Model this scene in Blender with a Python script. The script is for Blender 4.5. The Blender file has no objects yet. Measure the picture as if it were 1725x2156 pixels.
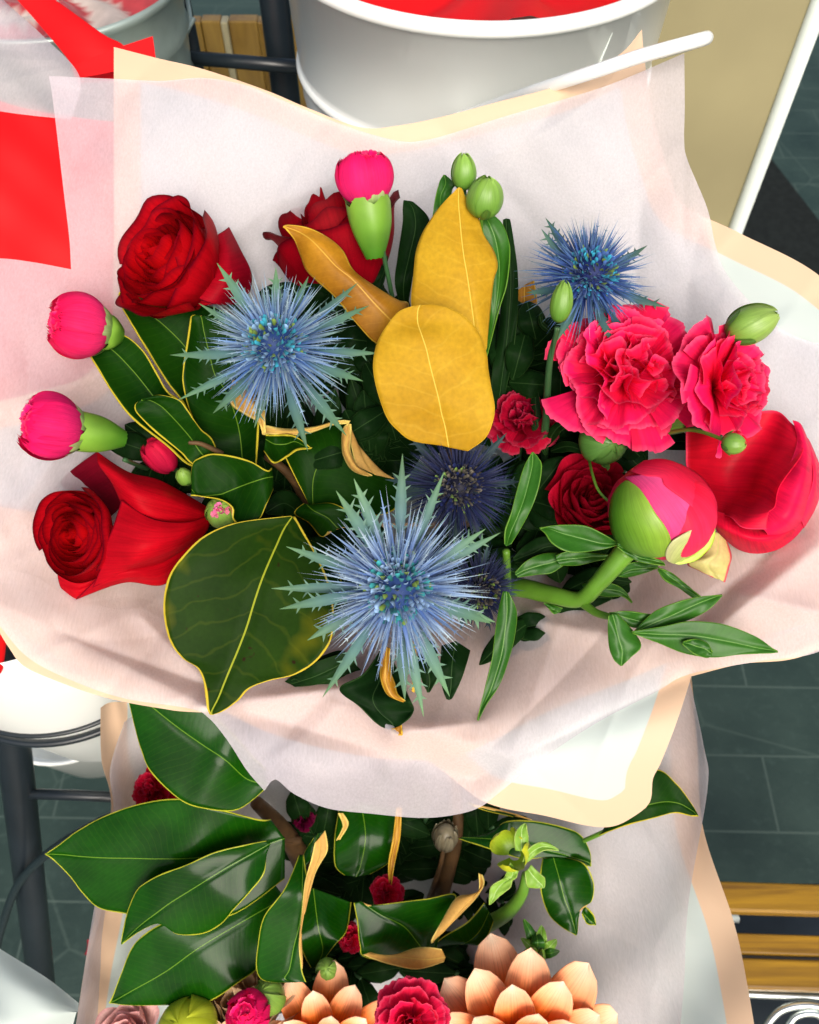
import bpy, math, random
import numpy as np
from mathutils import Matrix, Vector
rnd = random.Random(7)
S = bpy.context.scene
COL = S.collection

# ------------------------------------------------------------------ camera, light, exposure
W, H = 1725.0, 2156.0
VF = math.radians(62)
F = (H / 2) / math.tan(VF / 2)
PITCH = math.radians(55)
cam = bpy.data.objects.new('camera', bpy.data.cameras.new('camera'))
COL.objects.link(cam)
cam.location = (0, 0, 1.45)
cam.rotation_euler = (math.pi / 2 - PITCH, 0, 0)
cd = cam.data
cd.sensor_fit = 'VERTICAL'; cd.sensor_height = 5.2
cd.lens = 2.6 / math.tan(VF / 2)
cd.clip_start = 0.01; cd.clip_end = 100
cd.dof.use_dof = True; cd.dof.focus_distance = 0.47; cd.dof.aperture_fstop = 2.0
S.camera = cam
CM = Matrix.Translation(cam.location) @ cam.rotation_euler.to_matrix().to_4x4()
CR = np.array(CM.to_3x3()); CT = np.array(cam.location)

world = bpy.data.worlds.new("World"); S.world = world; world.use_nodes = True
wn = world.node_tree
bg = wn.nodes['Background']
sky = wn.nodes.new('ShaderNodeTexSky'); sky.sky_type = 'NISHITA'; sky.sun_disc = False
sun_cam = np.array([0.14, -0.20, 0.96]); sun_w = CR @ (sun_cam / np.linalg.norm(sun_cam))
sky.sun_elevation = math.asin(sun_w[2]); sky.sun_rotation = math.atan2(sun_w[0], sun_w[1])
sky.air_density = 1.0; sky.dust_density = 6.0; sky.ozone_density = 0.4
wn.links.new(sky.outputs[0], bg.inputs[0]); bg.inputs[1].default_value = 0.10
sl = bpy.data.lights.new('sun', 'SUN'); sl.energy = 1.9; sl.angle = math.radians(32); sl.color = (1, 0.96, 0.9)
so = bpy.data.objects.new('sun', sl); COL.objects.link(so)
so.rotation_euler = Vector(sun_w).to_track_quat('Z', 'Y').to_euler(); so.location = (0, 0, 4)
S.view_settings.view_transform = 'Standard'; S.view_settings.look = 'None'
S.view_settings.exposure = 0.52; S.view_settings.gamma = 1; S.view_settings.use_curve_mapping = False
S.cycles.max_bounces = 8; S.cycles.transparent_max_bounces = 16; S.cycles.use_denoising = True

# ------------------------------------------------------------------ geometry helpers
def at(x, y, d):
    """picture ray (x, y in a 1725 x 2156 frame) at depth d centimetres -> world metres"""
    x = np.asarray(x, float); y = np.asarray(y, float); d = np.asarray(d, float) * 0.01
    p = np.stack(np.broadcast_arrays((x - W / 2) / F * d, -(y - H / 2) / F * d, -d), -1)
    return p @ CR.T + CT
def px(n, d): return n * d * 0.01 / F
def on_floor(x, y, z=0.0):
    p = at(x, y, 100.0); v = p - CT
    return CT + v * ((z - CT[2]) / v[..., 2:3])
def catmull(P, n, closed=False):
    P = np.asarray(P, float); k = len(P)
    T = np.linspace(0, k if closed else k - 1, n, endpoint=not closed)
    i = np.floor(T).astype(int); 
    if not closed: i = np.minimum(i, k - 2)
    t = (T - i)[:, None]
    g = (lambda j: P[j % k]) if closed else (lambda j: P[np.clip(j, 0, k - 1)])
    a, b, c, e = g(i - 1), g(i), g(i + 1), g(i + 2)
    return 0.5 * (2 * b + (c - a) * t + (2 * a - 5 * b + 4 * c - e) * t**2 + (3 * b - a - 3 * c + e) * t**3)
def grid_faces(n, m, off=0, closed=False):
    F_ = []
    for i in range(n - 1):
        for j in range(m if closed else m - 1):
            j2 = (j + 1) % m
            F_.append((off + i * m + j, off + i * m + j2, off + (i + 1) * m + j2, off + (i + 1) * m + j))
    return F_

class MB:
    """collects pieces into ONE mesh"""
    def __init__(s): s.V = []; s.F = []; s.C = []; s.U = []; s.n = 0
    def add(s, V, Fc, C=(1, 1, 1), U=None):
        V = np.asarray(V, float).reshape(-1, 3); k = len(V)
        s.V.append(V); s.F += [tuple(int(a) + s.n for a in f) for f in Fc]
        C = np.asarray(C, float)
        s.C.append(np.broadcast_to(C, (k, 3)) if C.ndim == 1 else C.reshape(-1, 3))
        s.U.append(np.zeros((k, 2)) if U is None else np.asarray(U, float).reshape(-1, 2))
        s.n += k
    def grid(s, P, C=(1, 1, 1), U=None, closed=False):
        s.add(P.reshape(-1, 3), grid_faces(P.shape[0], P.shape[1], 0, closed), C, U)
    def tube(s, P, r, C=(1, 1, 1), seg=10, cap=True):
        P = np.asarray(P, float); n = len(P); r = np.broadcast_to(np.asarray(r, float), (n,))
        T = np.gradient(P, axis=0); T /= np.linalg.norm(T, axis=1)[:, None] + 1e-12
        up = np.array([0.3, 0.5, 0.8]); R = []
        for i in range(n):
            a = np.cross(T[i], up); a /= np.linalg.norm(a) + 1e-9; b = np.cross(T[i], a); up = -np.cross(T[i], a) if False else up
            th = np.linspace(0, 2 * math.pi, seg, endpoint=False)
            R.append(P[i] + r[i] * (np.cos(th)[:, None] * a + np.sin(th)[:, None] * b))
        V = np.array(R).reshape(-1, 3); Fc = grid_faces(n, seg, 0, True)
        if cap:
            V = np.vstack([V, P[0] - T[0] * r[0] * .5, P[-1] + T[-1] * r[-1] * .5])
            Fc += [(j, n * seg, (j + 1) % seg) for j in range(seg)] + [((n - 1) * seg + j, (n - 1) * seg + (j + 1) % seg, n * seg + 1) for j in range(seg)]
        s.add(V, Fc, C)
    def build(s, name, mat, parent=None, thick=0, smooth=True, sub=0, loc=None):
        me = bpy.data.meshes.new(name)
        V = np.vstack(s.V)
        base = np.array(origin(parent)) if parent is not None else (V.mean(0) if loc is None else np.array(loc))
        me.from_pydata((V - base).tolist(), [], s.F); me.update()
        C = np.hstack([np.vstack(s.C), np.ones((s.n, 1))])
        at_ = me.color_attributes.new('Col', 'FLOAT_COLOR', 'POINT'); at_.data.foreach_set('color', C.ravel())
        uv = me.uv_layers.new(name='UVMap'); li = np.zeros(len(me.loops), int); me.loops.foreach_get('vertex_index', li)
        uv.data.foreach_set('uv', np.vstack(s.U)[li].ravel())
        if smooth: me.polygons.foreach_set('use_smooth', [True] * len(me.polygons))
        for m in (mat if isinstance(mat, (list, tuple)) else [mat]): me.materials.append(m)
        o = bpy.data.objects.new(name, me); COL.objects.link(o)
        if parent is not None: o.parent = parent
        else: o.location = base
        if thick:
            md = o.modifiers.new('thickness', 'SOLIDIFY'); md.thickness = thick; md.offset = 0
            if isinstance(mat, (list, tuple)) and len(mat) > 1: md.material_offset = 1
        if sub:
            md = o.modifiers.new('smooth', 'SUBSURF'); md.levels = sub; md.render_levels = sub
        return o
def origin(o):
    p = Vector((0, 0, 0))
    while o is not None: p += o.location; o = o.parent
    return p
def tag(o, label=None, cat=None, group=None, kind=None):
    if label: o['label'] = label
    if cat: o['category'] = cat
    if group: o['group'] = group
    if kind: o['kind'] = kind
    return o
def thing(name, loc, label, cat, group=None):
    o = bpy.data.objects.new(name, None); COL.objects.link(o); o.empty_display_size = 0.01
    o.location = Vector([float(a) for a in loc]); return tag(o, label, cat, group)
def box(mb, c, sx, sy, sz, rz=0, C=(1, 1, 1)):
    v = np.array([[x, y, z] for x in (-.5, .5) for y in (-.5, .5) for z in (-.5, .5)]) * [sx, sy, sz]
    ca, sa = math.cos(rz), math.sin(rz); v = v @ np.array([[ca, -sa, 0], [sa, ca, 0], [0, 0, 1]]).T + np.array(c)
    mb.add(v, [(0, 1, 3, 2), (4, 6, 7, 5), (0, 4, 5, 1), (2, 3, 7, 6), (0, 2, 6, 4), (1, 5, 7, 3)], C)
def bevel(o, w=0.002, s=2):
    m = o.modifiers.new('edge', 'BEVEL'); m.width = w; m.segments = s; return o

# ------------------------------------------------------------------ materials
class NT:
    def __init__(s, name):
        s.m = bpy.data.materials.new(name); s.m.use_nodes = True; s.t = s.m.node_tree
        s.t.nodes.clear(); s.out = s.n('OutputMaterial')
    def n(s, k, **kw):
        x = s.t.nodes.new('ShaderNode' + k)
        for a, b in kw.items(): setattr(x, a, b)
        return x
    def l(s, a, b): s.t.links.new(a, b)
    def pr(s, base=None, rough=.5, spec=.5, **kw):
        p = s.n('BsdfPrincipled'); p.inputs['Roughness'].default_value = rough; p.inputs['Specular IOR Level'].default_value = spec
        if base is not None:
            if isinstance(base, tuple): p.inputs['Base Color'].default_value = (*base, 1)
            else: s.l(base, p.inputs['Base Color'])
        for k, v in kw.items(): p.inputs[k.replace('_', ' ')].default_value = v
        return p
    def noise(s, scale, detail=4, vec=None, rough=.5, dist=0):
        x = s.n('TexNoise'); x.inputs['Scale'].default_value = scale; x.inputs['Detail'].default_value = detail; x.inputs['Roughness'].default_value = rough; x.inputs['Distortion'].default_value = dist
        s.l(vec if vec is not None else s.co(), x.inputs['Vector']); return x.outputs['Fac']
    def co(s): return s.n('TexCoord').outputs['Object']
    def mapv(s, scale, vec=None, rot=(0, 0, 0)):
        x = s.n('Mapping'); x.inputs['Scale'].default_value = scale; x.inputs['Rotation'].default_value = rot
        s.l(vec if vec is not None else s.co(), x.inputs['Vector']); return x.outputs[0]
    def ramp(s, fac, *st):
        x = s.n('ValToRGB'); e = x.color_ramp.elements
        while len(e) < len(st): e.new(.5)
        for q, (p, c) in zip(e, st): q.position = p; q.color = (*c, 1) if not isinstance(c, (int, float)) else (c, c, c, 1)
        s.l(fac, x.inputs[0]); return x.outputs[0]
    def mix(s, fac, a, b, mode='MIX'):
        x = s.n('Mix', data_type='RGBA', blend_type=mode)
        for v, i in ((fac, 0), (a, 6), (b, 7)):
            if isinstance(v, (int, float)): x.inputs[i].default_value = v
            elif isinstance(v, tuple): x.inputs[i].default_value = (*v, 1)
            else: s.l(v, x.inputs[i])
        return x.outputs[2]
    def math(s, op, a, b=0, clamp=False):
        x = s.n('Math', operation=op, use_clamp=clamp)
        for i, v in enumerate((a, b)):
            if isinstance(v, (int, float)): x.inputs[i].default_value = v
            else: s.l(v, x.inputs[i])
        return x.outputs[0]
    def bump(s, h, p, strength=.3, dist=.001):
        b = s.n('Bump'); b.inputs['Strength'].default_value = strength; b.inputs['Distance'].default_value = dist
        s.l(h, b.inputs['Height'])
        for q in (p if isinstance(p, list) else [p]): s.l(b.outputs[0], q.inputs['Normal'])
    def mixs(s, fac, a, b):
        x = s.n('MixShader')
        if isinstance(fac, (int, float)): x.inputs[0].default_value = fac
        else: s.l(fac, x.inputs[0])
        s.l(a.outputs[0], x.inputs[1]); s.l(b.outputs[0], x.inputs[2]); return x
    def done(s, sh): s.l(sh.outputs[0], s.out.inputs[0]); return s.m
    def uv(s):
        x = s.n('SeparateXYZ'); s.l(s.n('UVMap').outputs[0], x.inputs[0]); return x.outputs[0], x.outputs[1]

def simple(name, c, rough=.5, spec=.5, var=.15, scale=30, metal=0, bump=0, bscale=200, coat=0):
    m = NT(name); f = m.noise(scale); c2 = tuple(a * (1 - var) for a in c); c3 = tuple(min(1, a * (1 + var)) for a in c)
    p = m.pr(m.ramp(f, (.3, c2), (.7, c3)), rough, spec); p.inputs['Metallic'].default_value = metal; p.inputs['Coat Weight'].default_value = coat
    if bump: m.bump(m.noise(bscale), p, bump, .0005)
    return m.done(p)

def petal_mat(name, rough=.45, trans=.25, scale=260, spec=.3, sheen=.2, gain=1.0, bump=.25, streak=None):
    m = NT(name); col = m.n('VertexColor', layer_name='Col').outputs[0]
    f = m.noise(60, 5); c = m.mix(1.0, col, m.ramp(f, (.3, .82 * gain), (.7, 1.1 * gain)), 'MULTIPLY')
    u, v = m.uv()
    cv = m.n('CombineXYZ'); m.l(u, cv.inputs[0]); m.l(v, cv.inputs[1])
    st = m.noise(1, 3, m.mapv((38, 2.2, 1), cv.outputs[0]))
    c = m.mix(1.0, c, m.ramp(st, (.35, .86), (.65, 1.08)), 'MULTIPLY')
    p = m.pr(c, rough, spec); p.inputs['Sheen Weight'].default_value = sheen
    t = m.n('BsdfTranslucent'); m.l(c, t.inputs[0])
    m.bump(m.math('ADD', st, m.math('MULTIPLY', m.noise(scale), .4)), [p, t], bump, .0008)
    return m.done(m.mixs(trans, p, t))

def leaf_mat(name, base, base2, edge, mid, rough=.25, spec=.5, edge_cm=.10, mid_cm=.05, vein=.5, spots=0, trans=.12, coat=0, patch=None, vscale=9.0):
    """uv.x = centimetres from the margin (signed by side), uv.y = centimetres along the blade; Col.r = cm from midrib"""
    m = NT(name); u, v = m.uv()
    sp = m.n('SeparateColor'); m.l(m.n('VertexColor', layer_name='Col').outputs[0], sp.inputs[0]); mc = sp.outputs[0]
    c = m.mix(m.ramp(m.noise(28, 6), (.35, 0.), (.68, 1.)), base, base2)
    c = m.mix(1.0, c, m.ramp(m.noise(420, 4), (.3, .91), (.7, 1.08)), 'MULTIPLY')
    if patch: c = m.mix(m.ramp(m.noise(22, 3), (.56, 0.), (.72, .8)), c, patch)
    # slanting side veins
    ph = m.math('SUBTRACT', m.math('MULTIPLY', v, vscale * .25), m.math('MULTIPLY', mc, vscale * .16))
    nz = m.math('MULTIPLY', m.noise(30, 3), 1.9)
    w = m.math('SINE', m.math('MULTIPLY', m.math('ADD', ph, nz), 6.283))
    vn = m.ramp(w, (.90, 0.), (1., vein)) if vein else None
    if vein: c = m.mix(vn, c, tuple(.55 * a + .45 * b for a, b in zip(base2, mid)))
    if spots: c = m.mix(m.ramp(m.noise(110, 2), (.70, 0.), (.73, .9)), c, (.02, .008, .003))
    c = m.mix(m.ramp(m.math('DIVIDE', mc, mid_cm), (.6, .85), (1., 0.)), c, mid)
    ew = m.math('ADD', u, m.math('MULTIPLY', m.math('SUBTRACT', m.noise(80, 2), .5), edge_cm * 1.8))
    c = m.mix(m.ramp(m.math('DIVIDE', ew, edge_cm * 1.6), (.45, 1.), (.8, 0.)), c, edge)
    p = m.pr(c, rough, spec); p.inputs['Coat Weight'].default_value = coat; p.inputs['Coat Roughness'].default_value = .12
    t = m.n('BsdfTranslucent'); m.l(c, t.inputs[0])
    h = m.math('ADD', m.noise(140, 3), m.math('MULTIPLY', w, -.05)) if vein else m.noise(140, 3)
    m.bump(h, p, .10, .0006)
    return m.done(m.mixs(trans, p, t))

def paper_mat(name, col, edgecol=None, edge_w=.58, trans=.35, clear=.0, rough=.75, fibre=.35, second=None, crease=2.2):
    m = NT(name); u, v = m.uv()
    c = m.mix(m.ramp(m.noise(9, 3), (.3, 0.), (.7, 1.)), col, second or tuple(a * .96 for a in col))
    if edgecol: c = m.mix(m.ramp(m.math('DIVIDE', u, edge_w), (.96, 1.), (1., 0.)), c, edgecol)
    p = m.pr(c, rough, .25); t = m.n('BsdfTranslucent'); m.l(c, t.inputs[0])
    fib = m.noise(1, 6, m.mapv((900, 130, 900), None, (0, 0, .08)), .7)
    wv = m.n('TexVoronoi', feature='DISTANCE_TO_EDGE'); wv.inputs['Scale'].default_value = 13
    nx = m.n('TexNoise'); nx.inputs['Scale'].default_value = 5; m.l(m.co(), nx.inputs['Vector']); vm = m.n('VectorMath', operation='MULTIPLY_ADD'); vm.inputs[1].default_value = (.10, .10, .10); m.l(nx.outputs['Color'], vm.inputs[0]); m.l(m.co(), vm.inputs[2]); m.l(vm.outputs[0], wv.inputs['Vector'])
    cr = m.ramp(wv.outputs['Distance'], (0., 1.), (.10, 0.))
    m.bump(m.math('ADD', m.math('ADD', m.math('MULTIPLY', fib, .8), m.math('MULTIPLY', m.noise(420, 3), .5)), m.math('MULTIPLY', cr, crease)), [p, t], fibre, .0006)
    sh = m.mixs(trans, p, t)
    if clear:
        tr = m.n('BsdfTransparent'); sh = m.mixs(m.ramp(fib, (.3, clear * 1.2), (.7, clear * .8)), sh, tr)
    return m.done(sh)

M = {}
M['petal'] = petal_mat('petal', .55, .16, sheen=0, spec=.06)
M['dahlia'] = petal_mat('dahlia_petal', .5, .12, sheen=0, spec=.08, gain=1.05)
M['rose'] = petal_mat('rose_petal', .55, .12, sheen=.0, spec=.06)
M['gloss_petal'] = petal_mat('peony_petal', .45, .2, sheen=0, spec=.12)
M['thistle'] = petal_mat('thistle', .55, .12, spec=.25, sheen=.1, bump=.1)
M['calyx'] = petal_mat('calyx', .38, .12, spec=.45, sheen=0, bump=.15)
MG = ((.003, .025, .001), (.008, .046, .002), (.50, .42, .03), (.12, .24, .02))
M['mag'] = leaf_mat('magnolia_face', *MG, .42, .045, vein=.08, mid_cm=.035, edge_cm=.062)
M['magg'] = leaf_mat('magnolia_face_glossy', (.003, .036, .001), (.008, .072, .002), (.50, .52, .04), (.14, .30, .02), .18, .13, vein=.10, mid_cm=.035, edge_cm=.06, coat=.0)
M['mag_old'] = leaf_mat('magnolia_face_old', (.009, .030, .002), (.016, .046, .003), (.60, .46, .04), (.36, .40, .03), .42, .04, spots=1, patch=(.17, .16, .005), vein=.08, vscale=2.6, mid_cm=.06)
M['magback'] = leaf_mat('magnolia_back', (.48, .25, .05), (.62, .38, .11), (.75, .58, .15), (.6, .4, .08), .7, .15, vein=.08)
M['gold'] = leaf_mat('gold_leaf', (.44, .235, .006), (.62, .37, .020), (.70, .43, .03), (.82, .60, .09), .6, .15, edge_cm=.03, mid_cm=.035, vein=.16, vscale=3.4, trans=.2)
M['brown'] = leaf_mat('brown_leaf', (.28, .11, .005), (.48, .22, .010), (.72, .45, .04), (.62, .36, .04), .5, .25, edge_cm=.07, vein=.15, trans=.15)
M['green'] = leaf_mat('soft_leaf', (.018, .100, .006), (.035, .155, .010), (.12, .28, .02), (.14, .33, .04), .4, .3, edge_cm=.03, mid_cm=.025, vein=.12, trans=.2)
M['dark_shade_green'] = leaf_mat('dark_shade_leaf', (.003, .014, .003), (.007, .028, .005), (.02, .05, .012), (.03, .07, .02), .5, .04, edge_cm=.03, mid_cm=.03, vein=.12, trans=.04)  # leaf green darkened so the colour stands in for shade inside the bouquets
M['gpet'] = leaf_mat('green_petal', (.16, .36, .03), (.30, .52, .07), (.40, .55, .12), (.40, .58, .20), .4, .35, edge_cm=.03, mid_cm=.03, vein=.1, trans=.25)
M['stem'] = simple('stem', (.10, .24, .02), .4, .4, .25, 50)
M['dstem'] = simple('dark_stem', (.03, .09, .03), .45, .4, .25, 50)
M['bark'] = simple('bark', (.085, .045, .016), .6, .3, .35, 90, bump=.3)
M['tissue'] = paper_mat('tissue', (.77, .725, .80), trans=.34, clear=.36, second=(.79, .725, .755), fibre=.36)
M['peach'] = paper_mat('peach_glow_paper', (.92, .62, .38), trans=.3, rough=.6, fibre=.1)  # peach light reflected by the wrap, put into a sheet colour
M['wrap'] = paper_mat('bordered_wrap', (.63, .72, .69), (.84, .60, .41), trans=.25, clear=0, rough=.45, fibre=.06)
M['redpaper'] = paper_mat('red_paper', (.74, .003, .006), trans=.1, rough=.6, fibre=.06)

# ------------------------------------------------------------------ plant builders
def leaf(parent, st, d, mat=('mag', 'magback'), cup=1.0, wave=.18, wf=6, n=44, mm=19, thick=.0006, name='leaf', label=None, ph=None):
    """st: rows of (Lx,Ly, Mx,My, Rx,Ry[, dL, dM, dR]) offsets to depth d in cm; cup: cm the margin lies behind(+)/before(-) the rib"""
    R = []
    for r in st:
        r = list(r) + [0] * (9 - len(r)); R.append(r)
    R = catmull(R, n); u = np.linspace(-1, 1, mm)
    ph = rnd.random() * 6 if ph is None else ph
    G = np.zeros((n, mm, 3)); halfL = np.hypot(R[:, 0] - R[:, 2], R[:, 1] - R[:, 3]) * d / F; halfR = np.hypot(R[:, 4] - R[:, 2], R[:, 5] - R[:, 3]) * d / F
    arc = np.concatenate([[0], np.cumsum(np.hypot(np.diff(R[:, 2]), np.diff(R[:, 3])))]) * d / F
    U = np.zeros((n, mm, 2)); C = np.zeros((n, mm, 3)); wmax = max(halfL.max(), halfR.max(), .01)
    for j, uu in enumerate(u):
        a = abs(uu); k = 0 if uu < 0 else 4
        x = R[:, 2] + a * (R[:, k] - R[:, 2]); y = R[:, 3] + a * (R[:, k + 1] - R[:, 3])
        hw = halfL if uu < 0 else halfR
        de = R[:, 6] if uu < 0 else R[:, 8]
        dd = d + R[:, 7] * (1 - a * a) + de * a * a + cup * .35 * hw * a ** 1.6
        dd = dd + wave * (hw / wmax) * a * a * np.sin(wf * np.linspace(0, 1, n) + ph + (2 if uu < 0 else 0)) + .018 * np.sin(17 * np.linspace(0, 1, n) + 4 * uu)
        dd = dd + .07 * np.exp(-(a * hw / .12) ** 2)
        G[:, j] = at(x, y, dd)
        U[:, j, 0] = (1 - a) * hw; U[:, j, 1] = arc; C[:, j] = (a * hw)[:, None]
    mb = MB(); mb.grid(G, C, U)
    mats = [M[mat[0]], M[mat[1]]] if isinstance(mat, tuple) else [M[mat]]
    # face winding: front towards camera
    V = G; nrm = np.cross(V[n // 2, mm // 2 + 1] - V[n // 2, mm // 2], V[n // 2 + 1, mm // 2] - V[n // 2, mm // 2])
    if np.dot(nrm, V[n // 2, mm // 2] - CT) > 0: mb.F = [f[::-1] for f in mb.F]
    o = mb.build(name, mats, parent, thick=thick)
    if label: o['label'] = label
    return o

def blade(parent, path, widths, d=None, mat='green', cup=.8, wave=.15, name='leaf', label=None, **kw):
    """narrow leaf from a path of (x, y, depth) and half widths in px"""
    P = np.array(path, float); Q = catmull(P, 14); w = np.interp(np.linspace(0, 1, 14), np.linspace(0, 1, len(widths)), widths)
    T = np.gradient(Q[:, :2], axis=0); T /= np.linalg.norm(T, axis=1)[:, None] + 1e-9; N = np.stack([-T[:, 1], T[:, 0]], 1)
    d0 = Q[:, 2].mean(); st = []
    for q, n_, ww in zip(Q, N, w):
        dd = q[2] - d0; st.append((q[0] + n_[0] * ww, q[1] + n_[1] * ww, q[0], q[1], q[0] - n_[0] * ww, q[1] - n_[1] * ww, dd, dd, dd))
    return leaf(parent, st, d0, mat, cup, wave, name=name, label=label, mm=11, n=30, **kw)

def stem(parent, path, r, mat='stem', name='stem', C=(1, 1, 1), label=None):
    P = catmull(path, max(10, 6 * len(path))); W_ = at(P[:, 0], P[:, 1], P[:, 2])
    rr = np.interp(np.linspace(0, 1, len(P)), np.linspace(0, 1, len(np.atleast_1d(r))), np.atleast_1d(r)) * P[:, 2] * .01 / F
    mb = MB(); mb.tube(W_, rr, C); o = mb.build(name, M[mat], parent)
    if label: o['label'] = label
    return o

def frame(x, y, d, axis, roll=0):
    """4x4-like (R, t): local z along axis given in camera space (right, up, towards viewer)"""
    z = CR @ (np.array(axis, float) / np.linalg.norm(axis)); a = np.cross([.1, .9, .2], z)
    a /= np.linalg.norm(a); b = np.cross(z, a); c, s = math.cos(roll), math.sin(roll)
    return np.stack([c * a + s * b, -s * a + c * b, z], 1), at(x, y, d)
def tf(fr, P): return P @ fr[0].T + fr[1]

def lerp(a, b, t):
    t = np.asarray(t, float)[..., None]; return np.asarray(a) * (1 - t) + np.asarray(b) * t

def rose_petals(mb, fr, R, Hh, n, c_in, c_out, c_rim, seed=1, opened=.5, curl=1.0, ruffle=.04, squash=1.0):
    r = random.Random(seed); na, nb = 25, 17
    for k in range(n):
        t = k / (n - 1); ang = k * 2.399 + r.uniform(-.2, .2)
        rt = R * (.07 + .93 * t ** 1.15); phi = 1.9 - .85 * t + r.uniform(-.12, .12); h = Hh * (.92 + .08 * math.sin(k * 1.7) - .10 * t * t * opened * 2)
        a = np.linspace(-1, 1, na)[:, None]; b = np.linspace(0, 1, nb)[None, :]
        th = ang + a * phi * (.55 + .45 * b ** .5)
        point = .05 * np.exp(-(a / .18) ** 2) + .02 * np.sin(a * 7 + k * 3)
        hb = h * (1 - .22 * np.abs(a) ** 3.5 + point)
        prof = .22 + .78 * np.sin(np.minimum(b * 1.75, 1.57)) ** .9 - .16 * (1 - t) * np.maximum(b - .75, 0) * 4
        rad = rt * prof + R * .07 * a * (b ** .5)
        cu = curl * t * opened * (1 + .5 * math.sin(k * 5.1)); q = np.maximum(b - .70, 0) / .30
        rad = rad + R * .30 * cu * q ** 2 * (1 - .4 * np.abs(a)) + R * ruffle * b ** 3 * np.sin(a * 6 + k * 2.3) * (.4 + t)
        z = hb * b - Hh * .17 * cu * q ** 3 - 0 * a
        X = rad * np.cos(th); Y = rad * np.sin(th) * squash
        P = np.stack([X, Y, z + 0 * X], -1)
        c = lerp(c_in, c_out, np.broadcast_to(t * .8 + .2 * (1 - b), X.shape)); rim = np.clip((b - .86) / .14, 0, 1) ** 1.5 * (.35 + .65 * t)
        rim = np.maximum(rim, np.clip((np.abs(a) - .93) / .07, 0, 1) * .6 * t + 0 * b)
        c = lerp(c, c_rim, rim) if False else c * (1 - rim[..., None]) + np.array(c_rim) * rim[..., None]
        mb.grid(tf(fr, P), c, np.stack([np.broadcast_to(a, X.shape) * .5 + .5, np.broadcast_to(b, X.shape)], -1))

def hug(mb, fr, R, Hh, n, phi, b0, b1, c0, c1, seed=1, off=.03, serr=0, start=0, tip=.5, flare=0, nub=0, hw=None, jitter=.12, egg=0):
    """petals or sepals hugging an egg of radius R and half height Hh; b runs 0 (base) to 1 (apex)"""
    r = random.Random(seed); na, nb = 23, 21
    for k in range(n):
        ang = start + k * 2.399 + r.uniform(-jitter, jitter); o = 1 + off * (k / max(n, 1)); bb1 = b1 + r.uniform(-.05, .05) * (jitter > 0)
        a = np.linspace(-1, 1, na)[:, None]; s = np.linspace(0, 1, nb)[None, :]
        w = phi * (np.sin(np.clip(s, 0, 1) * 2.2 + .5) ** .6 if tip <= 0 else (1 - tip * s ** 3))
        if tip >= 1: w = phi * np.sqrt(np.clip(1 - s ** 2.2, 0, 1)) + .0
        th = ang + a * w
        se = serr * (np.abs(((a * 7 + k) % 1) - .5) * 2 + .5 * np.sin(a * 31)) * s ** 4
        be = (b0 + (bb1 - b0) * s - se * .12 - .10 * np.abs(a) ** 3 * s * (tip < 1)) * math.pi
        rad = R * o * np.sin(np.clip(be, 0, math.pi)) * (1 + egg * np.cos(be)) + R * flare * np.maximum(s - .6, 0) ** 2 * 6 + R * .025 * np.sin(a * 5 + k) * s
        z = -Hh * o * np.cos(be) + Hh * nub * np.maximum(s - .85, 0) * 5
        rad = rad + R * .05 * a * s
        P = np.stack([rad * np.cos(th), rad * np.sin(th), z + 0 * rad], -1)
        c = lerp(c0, c1, np.broadcast_to(s ** 1.3, rad.shape)) * r.uniform(.88, 1.08)
        mb.grid(tf(fr, P), c, np.stack([np.broadcast_to(a, rad.shape) * .5 + .5, np.broadcast_to(s, rad.shape)], -1))

def ruffled(mb, fr, R, n, c_base, c_edge, seed=1, spread=1.45, ruf=.10, lift=.0, width=.55, lo=.05):
    """carnation bloom: fan petals with ruffled, pinked edges"""
    r = random.Random(seed); na, nb = 49, 15
    for k in range(n):
        t = k / n; pol = lo + (spread - lo) * t ** .8 + r.uniform(-.1, .1); az = k * 2.399 + r.uniform(-.25, .25)
        L = R * (.80 + .22 * t + r.uniform(-.07, .07)); a = np.linspace(-1, 1, na)[:, None]; b = np.linspace(0, 1, nb)[None, :]
        wd = width * (.8 + .5 * t) * L
        saw = np.abs(((a * 11 + r.random()) % 1) - .5) * 2 + .6 * np.sin(a * 19 + k)
        rr = L * b * (1 + .028 * saw * np.clip((b - .85) / .15, 0, 1) - .07 * a * a - .26 * a ** 6)
        bend = pol + (.30 * b ** 2 + lift) * (.2 + 1.1 * t) - .45 * (1 - t) * b ** 2            # petals arch outwards
        z = rr * np.cos(bend) ; x = rr * np.sin(bend)
        y = a * wd * (.10 + .90 * b ** 1.3)
        p1, p2 = r.uniform(0, 6), r.uniform(2.6, 4.6)
        w = ruf * R * b ** 2 * (np.sin(a * p2 + p1) + .45 * np.sin(a * 8.5 + p1 * 2 + 2 * b) + .12 * np.sin(a * 21 + p1) * b)
        x = x + w * np.cos(bend); z = z - w * np.sin(bend) + .0 * y
        z = z - .25 * a * a * wd * b * math.sin(pol) * 0
        # cup around axis
        ca, sa = math.cos(az), math.sin(az); X = x * ca - y * sa; Y = x * sa + y * ca
        P = np.stack([X, Y, z + 0 * X], -1)
        hot = r.random() * .55; ce = np.array(c_edge) * (1 - hot) + np.array([c_edge[0], c_edge[1] * .8, c_edge[2] * 2.2]) * hot
        c = lerp(c_base, ce, np.broadcast_to(b ** 1.3, X.shape)) * r.uniform(.8, 1.1); tp = (np.clip((b - .93) / .07, 0, 1) * .35 + 0 * X)[..., None]; c = c * (1 - tp) + np.array([1.0, .20, .35]) * np.array(c_edge[0]) * tp
        mb.grid(tf(fr, P), c, np.stack([np.broadcast_to(a, X.shape) * .5 + .5, np.broadcast_to(b, X.shape)], -1))

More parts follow.
